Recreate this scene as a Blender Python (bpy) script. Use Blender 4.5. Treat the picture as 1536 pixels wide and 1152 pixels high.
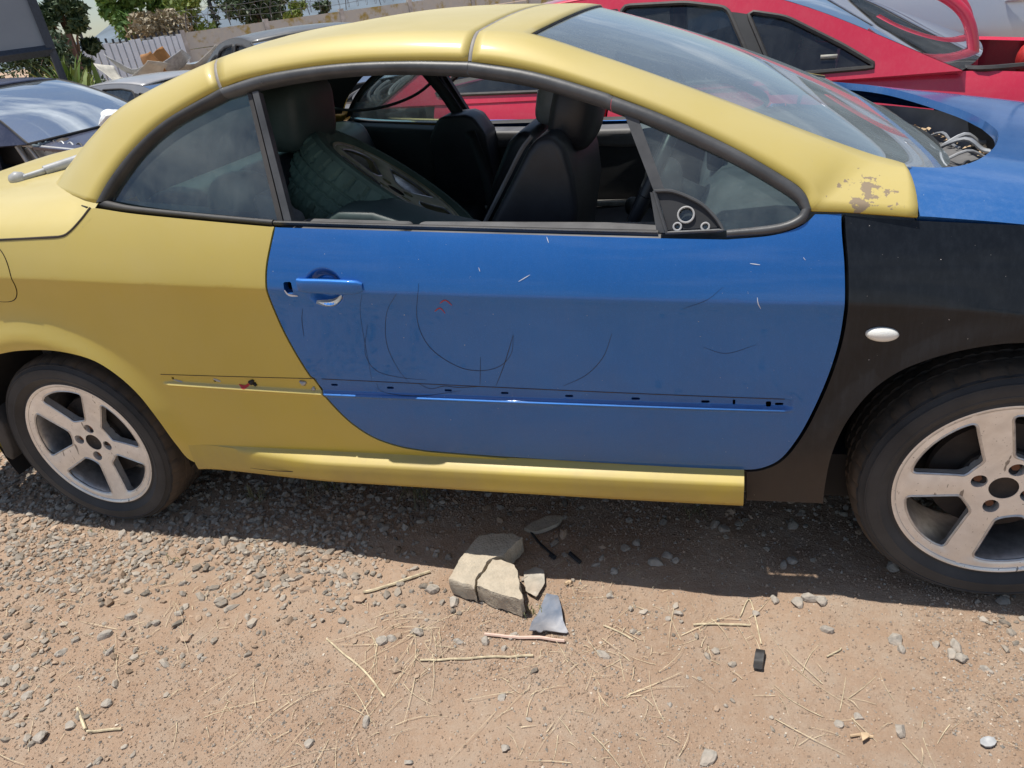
import bpy, math, random
import numpy as np
from mathutils import Vector, Matrix
from mathutils.geometry import delaunay_2d_cdt
random.seed(7); rng = np.random.default_rng(7)
for o in list(bpy.data.objects): bpy.data.objects.remove(o)
SC = bpy.context.scene; COL = SC.collection
rad = math.radians
# ------------------------------------------------------------------ camera, sky, sun, exposure
CAM = np.array([1.98091929, -1.46789102, 1.42039764]); YAW, PIT, ROL, FPX = 0.325772, 0.497232, -0.142421, 1058.475
def _axes():
    f = np.array([-math.sin(YAW)*math.cos(PIT), math.cos(YAW)*math.cos(PIT), -math.sin(PIT)])
    r = np.array([math.cos(YAW), math.sin(YAW), 0]); u = np.cross(r, f)
    return math.cos(ROL)*r+math.sin(ROL)*u, -math.sin(ROL)*r+math.cos(ROL)*u, f
AR, AU, AF = _axes()
cam = bpy.data.cameras.new('camera'); camo = bpy.data.objects.new('camera', cam); COL.objects.link(camo)
cam.sensor_width = 36; cam.lens = 36*FPX/1536; cam.clip_start = .05; cam.clip_end = 6000
camo.matrix_world = Matrix(((AR[0], AU[0], -AF[0], CAM[0]), (AR[1], AU[1], -AF[1], CAM[1]), (AR[2], AU[2], -AF[2], CAM[2]), (0, 0, 0, 1)))
SC.camera = camo
SUN = Vector((-.26, .004, 1)).normalized()
w = bpy.data.worlds.new('World'); SC.world = w; w.use_nodes = True
nt = w.node_tree; nt.nodes.clear()
sky = nt.nodes.new('ShaderNodeTexSky'); sky.sky_type = 'NISHITA'; sky.sun_disc = False
sky.sun_elevation = math.asin(SUN.z); sky.sun_rotation = math.atan2(SUN.x, SUN.y); sky.dust_density = .5; sky.air_density = 1.0; sky.ozone_density = 2.0
bg = nt.nodes.new('ShaderNodeBackground'); bg.inputs[1].default_value = .085
wo = nt.nodes.new('ShaderNodeOutputWorld')
tc = nt.nodes.new('ShaderNodeTexCoord'); mp = nt.nodes.new('ShaderNodeMapping'); mp.inputs['Scale'].default_value = (1.6, 1.6, 4.0)
nz = nt.nodes.new('ShaderNodeTexNoise'); nz.inputs['Scale'].default_value = 1.7; nz.inputs['Detail'].default_value = 8; nz.inputs['Roughness'].default_value = .6
cr = nt.nodes.new('ShaderNodeValToRGB'); cr.color_ramp.elements[0].position = .50; cr.color_ramp.elements[1].position = .72
mx = nt.nodes.new('ShaderNodeMixRGB'); mx.inputs[2].default_value = (8.5, 9.2, 10, 1)
nt.links.new(tc.outputs['Generated'], mp.inputs[0]); nt.links.new(mp.outputs[0], nz.inputs[0]); nt.links.new(nz.outputs[0], cr.inputs[0])
nt.links.new(cr.outputs[0], mx.inputs[0]); nt.links.new(sky.outputs[0], mx.inputs[1]); nt.links.new(mx.outputs[0], bg.inputs[0]); nt.links.new(bg.outputs[0], wo.inputs[0])
sl = bpy.data.lights.new('sun', 'SUN'); sl.energy = 4.7; sl.angle = rad(.53); sl.color = (1, .955, .88)
so = bpy.data.objects.new('sun', sl); COL.objects.link(so); so.rotation_euler = SUN.to_track_quat('Z', 'Y').to_euler()
vs = SC.view_settings; vs.view_transform = 'Standard'; vs.look = 'None'; vs.exposure = 0.15; vs.gamma = 1; vs.use_curve_mapping = False
SC.render.engine = 'CYCLES'; SC.cycles.max_bounces = 10; SC.cycles.transparent_max_bounces = 16
# ------------------------------------------------------------------ pixel helpers: a pixel's ray meets a real surface
def ray(px, py): return AF+((px-768)/FPX)*AR-((py-576)/FPX)*AU
def UY(px, py, y):
    d = ray(px, py); return CAM+d*((y-CAM[1])/d[1])
def UZ(px, py, z):
    d = ray(px, py); return CAM+d*((z-CAM[2])/d[2])
def UPL(px, py, n, c):
    n = np.array(n, float); d = ray(px, py); return CAM+d*((c-CAM@n)/(d@n))
# ------------------------------------------------------------------ materials
MATS = {}
def new_mat(name):
    m = bpy.data.materials.new(name); m.use_nodes = True; MATS[name] = m
    return m, m.node_tree, m.node_tree.nodes['Principled BSDF']
def nd(t, typ, **k):
    n = t.nodes.new(typ)
    for a, b in k.items():
        if a in n.inputs: n.inputs[a].default_value = b
        else: setattr(n, a, b)
    return n
def noise(t, scale, detail=4, rough=.55, co=None, sc=None):
    n = nd(t, 'ShaderNodeTexNoise', Scale=scale, Detail=detail, Roughness=rough)
    c = nd(t, 'ShaderNodeTexCoord')
    if sc:
        m = nd(t, 'ShaderNodeMapping'); m.inputs['Scale'].default_value = sc
        t.links.new(c.outputs['Object'], m.inputs[0]); t.links.new(m.outputs[0], n.inputs['Vector'])
    else: t.links.new(c.outputs['Object'], n.inputs['Vector'])
    return n.outputs[0]
def ramp(t, src, a, b, ca=(0, 0, 0, 1), cb=(1, 1, 1, 1)):
    r = nd(t, 'ShaderNodeValToRGB'); e = r.color_ramp.elements
    e[0].position, e[1].position = a, b; e[0].color, e[1].color = ca, cb
    t.links.new(src, r.inputs[0]); return r.outputs[0]
def mixc(t, fac, a, b):
    m = nd(t, 'ShaderNodeMixRGB')
    for i, v in ((0, fac), (1, a), (2, b)):
        if hasattr(v, 'is_linked'): t.links.new(v, m.inputs[i])
        elif i == 0: m.inputs[0].default_value = v
        else: m.inputs[i].default_value = (*v[:3], 1)
    return m.outputs[0]
def math_(t, op, a, b):
    m = nd(t, 'ShaderNodeMath', operation=op)
    for i, v in enumerate((a, b)):
        if hasattr(v, 'is_linked'): t.links.new(v, m.inputs[i])
        else: m.inputs[i].default_value = v
    return m.outputs[0]
def bump(t, p, src, strength=.2, dist=.01):
    b = nd(t, 'ShaderNodeBump', Strength=strength, Distance=dist)
    t.links.new(src, b.inputs['Height']); t.links.new(b.outputs[0], p.inputs['Normal'])
def simple(name, col, rough=.6, metal=0, var=.25, scale=30, bmp=.1, dust=0, dustcol=(.42, .33, .25), bscale=None, bdist=.004, spec=.5, coat=0):
    m, t, p = new_mat(name)
    c = mixc(t, ramp(t, noise(t, scale), .3, .7), [x*(1-var) for x in col], [min(1, x*(1+var)) for x in col])
    if dust:
        d = ramp(t, noise(t, scale*.23, 6, .65), .5-.25*dust, .85)
        c = mixc(t, math_(t, 'MULTIPLY', d, min(1, dust*1.3)), c, dustcol)
    t.links.new(c, p.inputs['Base Color'])
    p.inputs['Roughness'].default_value = rough; p.inputs['Metallic'].default_value = metal
    p.inputs['Specular IOR Level'].default_value = spec; p.inputs['Coat Weight'].default_value = coat
    if bmp: bump(t, p, noise(t, bscale or scale*4, 3), bmp, bdist)
    return m
def paint(name, col, rough=.35, metal=.3, coat=.6, crough=.12, dust=.3, dustcol=(.40, .34, .27), chips=None, lowdirt=None, fleck=0, streak=.5, wave=.02, settle=0):
    m, t, p = new_mat(name)
    c = mixc(t, noise(t, 3.0, 3), [x*.9 for x in col], [min(1, x*1.1) for x in col])
    if fleck:
        c = mixc(t, math_(t, 'MULTIPLY', ramp(t, noise(t, 900, 1), .55, .7), fleck), c, [min(1, x*1.8+.03) for x in col])
    d1 = ramp(t, noise(t, 5.5, 9, .68), .42, .8)
    d2 = ramp(t, noise(t, 90, 5, .7, sc=(1, 1, .12)), .45, .8)
    d = math_(t, 'ADD', math_(t, 'MULTIPLY', d1, .6), math_(t, 'MULTIPLY', d2, streak))
    d = math_(t, 'ADD', d, .25)
    d = math_(t, 'MULTIPLY', d, dust)
    if settle:                                      # dust settles on faces that look up
        gn = nd(t, 'ShaderNodeNewGeometry'); sn = nd(t, 'ShaderNodeSeparateXYZ'); t.links.new(gn.outputs['Normal'], sn.inputs[0])
        up_n = math_(t, 'MULTIPLY', math_(t, 'MAXIMUM', sn.outputs['Z'], 0), settle); d = math_(t, 'ADD', d, math_(t, 'MULTIPLY', up_n, math_(t, 'ADD', math_(t, 'MULTIPLY', noise(t, 4, 7, .65), .8), .6)))
    dn = nd(t, 'ShaderNodeClamp'); t.links.new(d, dn.inputs[0]); d = dn.outputs[0]
    if lowdirt:                                     # dried mud thrown up on the lower panel
        ge = nd(t, 'ShaderNodeNewGeometry'); sx = nd(t, 'ShaderNodeSeparateXYZ'); t.links.new(ge.outputs['Position'], sx.inputs[0])
        h = math_(t, 'ADD', sx.outputs['Z'], math_(t, 'MULTIPLY', noise(t, 6, 6, .65), .35))
        lo = nd(t, 'ShaderNodeMapRange'); t.links.new(h, lo.inputs[0])
        lo.inputs[1].default_value = lowdirt[0]; lo.inputs[2].default_value = lowdirt[1]; lo.inputs[3].default_value = lowdirt[2]; lo.inputs[4].default_value = 0
        c = mixc(t, d, c, dustcol); g = math_(t, 'MULTIPLY', lo.outputs[0], math_(t, 'ADD', math_(t, 'MULTIPLY', noise(t, 25, 8, .7), .7), .55))
        gc = nd(t, 'ShaderNodeClamp'); t.links.new(g, gc.inputs[0]); g = gc.outputs[0]
        c = mixc(t, g, c, lowdirt[3]); dd = math_(t, 'MAXIMUM', d, g)
    else:
        c = mixc(t, d, c, dustcol); dd = d
    if chips:                                       # flaked-off paint, tiny stone chips
        ch = ramp(t, noise(t, 150, 2, .5), .775, .785)
        c = mixc(t, ch, c, chips)
    t.links.new(c, p.inputs['Base Color'])
    rr = nd(t, 'ShaderNodeMapRange'); t.links.new(dd, rr.inputs[0]); rr.inputs[3].default_value = rough; rr.inputs[4].default_value = .85
    t.links.new(rr.outputs[0], p.inputs['Roughness'])
    mm = math_(t, 'MULTIPLY', math_(t, 'SUBTRACT', 1, dd), metal); t.links.new(mm, p.inputs['Metallic'])
    cw = math_(t, 'MULTIPLY', math_(t, 'SUBTRACT', 1, dd), coat); t.links.new(cw, p.inputs['Coat Weight'])
    p.inputs['Coat Roughness'].default_value = crough
    if wave: bump(t, p, noise(t, 2.2, 2), wave, .05)
    return m
def glass(name, tint=(.80, .90, .87), dirt=.25, dirtcol=(.55, .57, .55), rough=.03, refl=1.0, scale=7, streak=(1, 1, .25), base=0):
    m = bpy.data.materials.new(name); m.use_nodes = True; t = m.node_tree; t.nodes.clear(); MATS[name] = m
    out = nd(t, 'ShaderNodeOutputMaterial'); tr = nd(t, 'ShaderNodeBsdfTransparent'); tr.inputs[0].default_value = (*tint, 1)
    gl = nd(t, 'ShaderNodeBsdfGlossy', Roughness=rough); gl.inputs[0].default_value = (.95, .97, 1, 1)
    fr = nd(t, 'ShaderNodeFresnel', IOR=1.5)
    f = math_(t, 'ADD', math_(t, 'MULTIPLY', fr.outputs[0], refl), .02)
    m1 = nd(t, 'ShaderNodeMixShader'); t.links.new(f, m1.inputs[0]); t.links.new(tr.outputs[0], m1.inputs[1]); t.links.new(gl.outputs[0], m1.inputs[2])
    df = nd(t, 'ShaderNodeBsdfDiffuse'); df.inputs[0].default_value = (*dirtcol, 1); tl = nd(t, 'ShaderNodeBsdfTranslucent'); tl.inputs[0].default_value = (*dirtcol, 1)
    ad = nd(t, 'ShaderNodeMixShader'); ad.inputs[0].default_value = .4; t.links.new(df.outputs[0], ad.inputs[1]); t.links.new(tl.outputs[0], ad.inputs[2])
    n1 = ramp(t, noise(t, scale, 9, .7, sc=streak), .42, .85); n2 = ramp(t, noise(t, 160, 3, .6), .62, .72)
    dd = math_(t, 'MULTIPLY', math_(t, 'ADD', math_(t, 'ADD', n1, math_(t, 'MULTIPLY', n2, .5)), .18), dirt); dd = math_(t, 'ADD', dd, base)
    cl = nd(t, 'ShaderNodeClamp'); t.links.new(dd, cl.inputs[0])
    m2 = nd(t, 'ShaderNodeMixShader'); t.links.new(cl.outputs[0], m2.inputs[0]); t.links.new(m1.outputs[0], m2.inputs[1]); t.links.new(ad.outputs[0], m2.inputs[2])
    t.links.new(m2.outputs[0], out.inputs[0]); return m
YEL = (.54, .405, .05); BLU = (.006, .14, .47)
paint('yellow', YEL, rough=.40, metal=.10, coat=.65, crough=.13, dust=.13, dustcol=(.51, .46, .31), wave=.05, settle=.40, chips=(.40, .33, .2), streak=.25)
paint('yellow_peel', YEL, rough=.40, metal=.10, coat=.65, crough=.13, dust=.13, dustcol=(.51, .46, .31), wave=.05, settle=.40, chips=(.40, .33, .2), streak=.25)
def peel(name, pt, r):                             # flaked patch with a ragged outline of its own
    m = MATS[name]; t = m.node_tree; p = t.nodes['Principled BSDF']; old = p.inputs['Base Color'].links[0].from_socket
    ge = nd(t, 'ShaderNodeNewGeometry'); ds = nd(t, 'ShaderNodeVectorMath', operation='DISTANCE'); t.links.new(ge.outputs['Position'], ds.inputs[0]); ds.inputs[1].default_value = tuple(pt)
    f = math_(t, 'SUBTRACT', noise(t, 38, 5, .6), math_(t, 'MULTIPLY', ds.outputs['Value'], 1/r)); f = ramp(t, f, .44, .455)
    t.links.new(mixc(t, f, old, (.27, .205, .13)), p.inputs['Base Color'])
peel('yellow_peel', UY(1303, 292, .07), .36)
paint('yellow_sill', YEL, rough=.45, metal=.1, coat=.2, crough=.3, dust=.22, dustcol=(.46, .39, .25), lowdirt=(.40, .56, .5, (.33, .24, .13)), wave=.01, settle=.3)
paint('blue', BLU, rough=.56, metal=.82, coat=1.0, crough=.04, dust=.075, dustcol=(.22, .26, .32), fleck=.35, chips=(.42, .46, .52), lowdirt=(.46, .84, .32, (.15, .145, .145)), wave=.16, settle=.10)
paint('blue_bonnet', (.010, .125, .40), rough=.45, metal=.4, coat=.9, crough=.08, dust=.30, dustcol=(.22, .30, .42), fleck=.25, chips=(.5, .52, .55))
paint('black', (.004, .005, .007), rough=.30, metal=.0, coat=.3, crough=.06, dust=.08, dustcol=(.18, .22, .28), chips=(.45, .42, .4), lowdirt=(.42, .70, .9, (.075, .056, .042)), wave=.02)
MATS['black'].node_tree.nodes['Principled BSDF'].inputs['Specular IOR Level'].default_value = .2
paint('red', (.62, .014, .055), rough=.28, metal=.1, coat=.9, crough=.06, dust=.15, dustcol=(.6, .3, .3), fleck=.2)
paint('navy', (.018, .022, .06), rough=.3, metal=.3, coat=.8, crough=.1, dust=.3, dustcol=(.3, .31, .36))
paint('silver', (.42, .45, .48), rough=.35, metal=.5, coat=.6, dust=.3, dustcol=(.5, .48, .45))
paint('warm_grey', (.33, .33, .34), rough=.35, metal=.45, coat=.6, dust=.35, dustcol=(.5, .46, .42))
paint('pale_silver', (.50, .54, .60), rough=.25, metal=.5, coat=.8, dust=.2, dustcol=(.5, .5, .5))
paint('graphite', (.07, .08, .09), rough=.4, metal=.3, coat=.5, dust=.4)
simple('rubber', (.022, .022, .024), .62, dust=.35, dustcol=(.16, .145, .13), scale=14, bmp=.15)
simple('tyre', (.026, .027, .030), .7, dust=.5, dustcol=(.105, .10, .095), scale=10, bmp=.2, bscale=200, bdist=.002)
simple('tread', (.03, .029, .027), .85, dust=.7, dustcol=(.20, .14, .095), scale=16, bmp=.2)
simple('seal_grey', (.045, .047, .05), .45, dust=.45, dustcol=(.15, .15, .155), scale=18, bmp=.1)
simple('seam_grey', (.22, .21, .20), .6, dust=.4, scale=30)
simple('alloy', (.90, .89, .87), .32, metal=.5, dust=.42, dustcol=(.60, .50, .40), scale=22, bmp=.08, var=.12)
m, t, p = MATS['alloy'], MATS['alloy'].node_tree, MATS['alloy'].node_tree.nodes['Principled BSDF']; old = p.inputs['Base Color'].links[0].from_socket
sc1 = ramp(t, noise(t, 60, 3, .6, sc=(1, 1, .25)), .66, .70); sc2 = ramp(t, noise(t, 190, 2, .5), .70, .74)      # scuffs and black specks
t.links.new(mixc(t, math_(t, 'MULTIPLY', math_(t, 'MAXIMUM', sc1, sc2), .75), old, (.10, .085, .07)), p.inputs['Base Color'])
simple('rim_dull', (.40, .36, .20), .55, metal=.3, dust=.4, dustcol=(.3, .26, .17), scale=18)
simple('alloy_worn', (.55, .55, .56), .35, metal=.75, dust=.25, dustcol=(.4, .34, .28), scale=40, bmp=.1)
simple('dark_metal', (.035, .03, .028), .7, metal=.3, dust=.4, dustcol=(.12, .08, .055), scale=25)
simple('rust', (.16, .065, .03), .85, dust=.4, dustcol=(.09, .05, .035), scale=18)
simple('underbody', (.014, .013, .013), .9, dust=.3, dustcol=(.05, .04, .032), scale=8)
simple('trim_black', (.02, .021, .024), .6, dust=.25, dustcol=(.10, .10, .10), scale=12, bscale=250, bmp=.15, bdist=.001)
simple('trim_grey', (.11, .11, .115), .55, dust=.3, dustcol=(.28, .27, .26), scale=14)
simple('leather', (.022, .023, .028), .42, var=.3, dust=.25, dustcol=(.09, .09, .10), scale=10, bscale=160, bmp=.2, bdist=.0015)
simple('leather_lit_green', (.04, .062, .06), .5, var=.3, dust=.35, dustcol=(.13, .18, .17), scale=10, bscale=160, bmp=.2, bdist=.0015)  # leather with the cabin's green light mixed into its colour
simple('plastic_grey', (.36, .37, .38), .45, dust=.4, dustcol=(.45, .42, .38), scale=20)
simple('plastic_cream', (.52, .50, .44), .6, dust=.5, dustcol=(.42, .36, .29), scale=9)
simple('black_ink', (.006, .006, .007), .5, var=.1, bmp=0)
simple('red_mark', (.45, .03, .03), .5, bmp=0)
simple('light_trim', (.45, .44, .41), .35, metal=.5, scale=30)
simple('bare_metal', (.38, .39, .40), .45, metal=.6, dust=.5, dustcol=(.33, .3, .27), scale=14)
simple('concrete_slab', (.46, .40, .31), .95, var=.14, scale=45, bmp=.6, bscale=160, bdist=.006, dust=.3, dustcol=(.40, .29, .20))
simple('blue_plastic', (.13, .17, .24), .5, dust=.6, dustcol=(.42, .35, .28), scale=30)
simple('clear_shard', (.40, .38, .33), .4, dust=.7, scale=40)
simple('straw', (.54, .45, .30), .85, var=.35, scale=60, bmp=0)
simple('twig', (.55, .40, .25), .85, var=.2, scale=40)
simple('pink_stick', (.66, .47, .38), .7, var=.12, scale=60)
simple('stone_big', (.35, .325, .285), .9, var=.25, scale=60, bmp=.5, bscale=220, bdist=.003, dust=.55, dustcol=(.46, .34, .25))
simple('card_brown', (.36, .16, .045), .8, dust=.3, scale=9)
simple('fence_white', (.72, .82, .95), .7, var=.06, dust=.12, dustcol=(.30, .27, .25), scale=5)
simple('fence_dark', (.035, .04, .05), .7)
simple('board_grey', (.20, .23, .27), .6, var=.06, scale=2, bmp=0)
simple('board_frame', (.035, .045, .065), .6)
simple('rust_post', (.11, .06, .045), .85, scale=8)
simple('bark', (.13, .09, .06), .95, scale=12)
simple('wire', (.10, .10, .11), .6, metal=.4, bmp=0)
simple('lens_white', (.78, .78, .74), .25, var=.05, scale=60, coat=.5, bmp=.2, bscale=400)
simple('bag_white', (.75, .77, .78), .5, var=.1)
glass('glass_side', (.70, .87, .84), dirt=.26, dirtcol=(.48, .58, .58), refl=2.2, scale=5)
glass('glass_rear', (.50, .78, .64), dirt=.05)
glass('glass_screen', (.72, .83, .82), dirt=.30, dirtcol=(.45, .53, .56), refl=2.0, scale=3.5, streak=(.5, 2, .5), base=.25)  # pale veil: dust plus sky reflection put into the dirt colour
glass('glass_dark', (.16, .20, .23), dirt=.18, dirtcol=(.35, .38, .40), refl=1.3)
glass('glass_blue', (.30, .40, .46), dirt=.30, dirtcol=(.36, .42, .46), refl=1.3, scale=3, streak=(1, .3, 1), base=.12)
# ------------------------------------------------------------------ mesh helpers
ORG = {}
def org(o):
    v = np.zeros(3)
    while o is not None:
        v += np.array(o.location); o = o.parent
    return v
def tag(o, label=None, cat=None, group=None, kind=None):
    for k, v in (('label', label), ('category', cat), ('group', group), ('kind', kind)):
        if v: o[k] = v
    return o
def empty(name, loc, label, cat, group=None, rz=0):
    o = bpy.data.objects.new(name, None); COL.objects.link(o); o.location = loc; o.rotation_euler[2] = rz; o.empty_display_size = .1
    return tag(o, label, cat, group)
def mk(name, V, F, mat, parent=None, smooth=True, world=True, normals=None, sharp=None):
    V = np.asarray(V, float).reshape(-1, 3)
    if parent is not None and world: V = V-org(parent)
    me = bpy.data.meshes.new(name); me.from_pydata(V.tolist(), [], [list(map(int, f)) for f in F]); me.update()
    mats = mat if isinstance(mat, (list, tuple)) else [mat]
    for mm in mats: me.materials.append(MATS[mm])
    if smooth: me.polygons.foreach_set('use_smooth', [True]*len(me.polygons))
    if sharp is not None: me.set_sharp_from_angle(angle=rad(sharp))
    if normals is not None: me.normals_split_custom_set_from_vertices([tuple(n) for n in normals])
    o = bpy.data.objects.new(name, me); COL.objects.link(o)
    if parent is not None: o.parent = parent
    return o
def crs(P, n=8, closed=False):
    P = [np.array(p, float) for p in P]; out = []
    m = len(P); rngi = range(m if closed else m-1)
    if m == 2 and not closed: return [P[0]+(P[1]-P[0])*i/n for i in range(n+1)]
    for i in rngi:
        p1, p2 = P[i], P[(i+1) % m]
        p0 = P[(i-1) % m] if (closed or i > 0) else 2*p1-p2
        p3 = P[(i+2) % m] if (closed or i < m-2) else 2*p2-p1
        for k in range(n):
            t = k/n; out.append(.5*((2*p1)+(-p0+p2)*t+(2*p0-5*p1+4*p2-p3)*t*t+(-p0+3*p1-3*p2+p3)*t**3))
    if not closed: out.append(P[-1])
    return out
def resample(P, step):
    P = np.array(P); d = np.r_[0, np.cumsum(np.linalg.norm(np.diff(P, axis=0), axis=1))]
    n = max(2, int(round(d[-1]/step))+1); s = np.linspace(0, d[-1], n)
    return np.stack([np.interp(s, d, P[:, k]) for k in range(P.shape[1])], 1)
def loop(curves, step=.012):
    out = []
    for c in curves:
        r = resample(crs(c, 10) if len(c) > 2 else c, step)
        if out and np.linalg.norm(out[-1][-1]-r[0]) < 1e-5: r = r[1:]
        out.append(r)
    L = np.concatenate(out)
    if np.linalg.norm(L[0]-L[-1]) < 1e-5: L = L[:-1]
    return L
def area2(P): x, y = P[:, 0], P[:, 1]; return .5*np.sum(x*np.roll(y, -1)-np.roll(x, -1)*y)
def inset(P, g):
    if area2(P) < 0: P = P[::-1]
    t = np.roll(P, -1, 0)-np.roll(P, 1, 0); t /= np.maximum(np.linalg.norm(t, axis=1), 1e-9)[:, None]
    return P+g*np.stack([-t[:, 1], t[:, 0]], 1)
def inpoly(P, q):
    x, y = q[:, 0], q[:, 1]; c = np.zeros(len(q), bool); a = P; b = np.roll(P, 1, 0)
    for (x1, y1), (x2, y2) in zip(a, b):
        if y1 == y2: continue
        c ^= ((y1 > y) != (y2 > y)) & (x < (x2-x1)*(y-y1)/(y2-y1)+x1)
    return c
def edge_dist(P, q):
    d = np.full(len(q), 9.); a = P; b = np.roll(P, -1, 0)
    for p1, p2 in zip(a, b):
        e = p2-p1; t = np.clip(((q-p1)@e)/max(e@e, 1e-12), 0, 1); d = np.minimum(d, np.linalg.norm(q-(p1+t[:, None]*e), axis=1))
    return d
def panel(name, outl, fn, mat, parent, holes=(), step=.03, gap=0, flange=.014, out=(0, -1, 0), extra=None, flip=None, world=True, hole_flange=None, rimmat=None):
    """sheet cut to a 2D outline, lifted on fn(u,v)->xyz (vectorised), with turned-in edges"""
    if area2(outl) < 0: outl = outl[::-1]
    if gap: outl = inset(outl, gap)
    loops = [outl]+[h if area2(h) < 0 else h[::-1] for h in holes]
    lo, hi = outl.min(0), outl.max(0)
    gx, gy = np.meshgrid(np.arange(lo[0], hi[0], step), np.arange(lo[1], hi[1], step)); g = np.stack([gx.ravel(), gy.ravel()], 1)
    g = g+np.where((np.round((g[:, 1:]-lo[1])/step) % 2) == 1, step/2, 0)*np.array([1, 0])
    if extra is not None and len(extra):
        ex = np.asarray(extra); ex = ex[inpoly(outl, ex)]; ex = ex[edge_dist(outl, ex) > .0015]
        for h in loops[1:]: ex = ex[~inpoly(h, ex)]; ex = ex[edge_dist(h, ex) > .0015] if len(ex) else ex
        keep = np.ones(len(g), bool)
        for i in range(0, len(ex), 400):
            keep &= (np.linalg.norm(g[:, None]-ex[None, i:i+400], axis=2).min(1) > step*.3)
        g = np.concatenate([g[keep], ex])
        isex = np.r_[np.zeros(keep.sum(), bool), np.ones(len(ex), bool)]
    else: isex = np.zeros(len(g), bool)
    ok = inpoly(outl, g)
    for h in loops[1:]: ok &= ~inpoly(h, g)
    g, isex = g[ok], isex[ok]; d = np.full(len(g), 9.)
    for L in loops: d = np.minimum(d, edge_dist(L, g))
    g = g[(d > step*.35) | isex]
    V2 = np.concatenate(loops+[g]); E = []; k = 0
    for L in loops: E += [(k+i, k+(i+1) % len(L)) for i in range(len(L))]; k += len(L)
    r = delaunay_2d_cdt([Vector(v) for v in V2], E, [], 0, 1e-7)
    P = np.array([tuple(v) for v in r[0]]); T = np.array([f for f in r[2] if len(f) == 3]); c = P[T].mean(1); ok = inpoly(outl, c)
    for h in loops[1:]: ok &= ~inpoly(h, c)
    T = T[ok]; X = np.asarray(fn(P[:, 0], P[:, 1])).T.reshape(-1, 3)
    e = 2e-4; du = (np.asarray(fn(P[:, 0]+e, P[:, 1])).T-np.asarray(fn(P[:, 0]-e, P[:, 1])).T); dv = (np.asarray(fn(P[:, 0], P[:, 1]+e)).T-np.asarray(fn(P[:, 0], P[:, 1]-e)).T)
    N = np.cross(du, dv); N /= np.maximum(np.linalg.norm(N, axis=1), 1e-12)[:, None]
    s = np.sign(N@np.array(out, float)); s[s == 0] = 1; N *= s[:, None]
    fnrm = np.cross(X[T[:, 1]]-X[T[:, 0]], X[T[:, 2]]-X[T[:, 0]]); fl = np.einsum('ij,ij->i', fnrm, N[T].mean(1)) < 0
    T[fl] = T[fl][:, ::-1]
    V = [X]; NN = [N]; F = T.tolist()
    if flange:
        ed = {}
        for a, b, c_ in T:
            for q in ((a, b), (b, c_), (c_, a)): ed[q] = 1
        B = [q for q in ed if (q[1], q[0]) not in ed]; n0 = len(X); V2l = []; N2 = []
        for a, b in B:
            tt = X[b]-X[a]; nn = np.cross(tt, N[a]); nn /= max(np.linalg.norm(nn), 1e-9)
            i = n0+len(V2l); V2l += [X[a], X[b], X[b]-N[b]*flange, X[a]-N[a]*flange]; N2 += [nn]*4; F.append([i+1, i, i+3, i+2])
        V.append(np.array(V2l)); NN.append(np.array(N2))
    V = np.concatenate(V); NN = np.concatenate(NN)
    o = mk(name, V, F, mat, parent, True, world, NN)
    o['_src'] = 0; del o['_src']; ORG[o.name] = (V, F, NN)
    return o
YC = .845
def mirror(src, name, parent, mat=None):
    V, F, N = ORG[src.name]; V = V*np.array([1, -1, 1])+np.array([0, 2*YC, -.035]); N = N*np.array([1, -1, 1])
    return mk(name, V, [f[::-1] for f in F], mat or src.data.materials[0].name, parent, True, True, N)
def loft(name, rows, mat, parent=None, closed=False, smooth=True, world=True, cap=False, sharp=None, flip=False):
    R = np.array(rows); a, b = R.shape[:2]; F = []
    for i in range(a-1):
        for j in range(b if closed else b-1):
            q = [i*b+j, i*b+(j+1) % b, (i+1)*b+(j+1) % b, (i+1)*b+j]; F.append(q[::-1] if flip else q)
    if cap and closed: F.append(list(range(b))[::-1] if not flip else list(range(b))); F.append([(a-1)*b+j for j in range(b)] if not flip else [(a-1)*b+j for j in range(b)][::-1])
    return mk(name, R.reshape(-1, 3), F, mat, parent, smooth, world, sharp=sharp)
def solid(o, th, off=-1):
    m = o.modifiers.new('thickness', 'SOLIDIFY'); m.thickness = th; m.offset = off; return o
def tube_vf(P, r, n=8, caps=True):
    P = np.array([np.array(p, float) for p in P]); R = np.broadcast_to(np.asarray(r, float), (len(P),)); V = []; F = []
    T = np.gradient(P, axis=0); T /= np.maximum(np.linalg.norm(T, axis=1), 1e-9)[:, None]
    ref = np.array([0, 0, 1.]) if abs(T[0] @ np.array([0, 0, 1.])) < .9 else np.array([1., 0, 0])
    for p, t, rr in zip(P, T, R):
        a = np.cross(t, ref); a /= max(np.linalg.norm(a), 1e-9); b = np.cross(t, a); ref = np.cross(a, t) if True else ref
        for k in range(n):
            th = 2*math.pi*k/n; V.append(p+rr*(math.cos(th)*a+math.sin(th)*b))
    m = len(P)
    for i in range(m-1):
        for k in range(n): F.append([i*n+k, i*n+(k+1) % n, (i+1)*n+(k+1) % n, (i+1)*n+k][::-1])
    if caps: F.append(list(range(n))); F.append([(m-1)*n+k for k in range(n)][::-1])
    return V, F
def tube(name, P, r, mat, parent=None, n=8, world=True):
    V, F = tube_vf(P, r, n); return mk(name, V, F, mat, parent, True, world, sharp=50)
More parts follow.
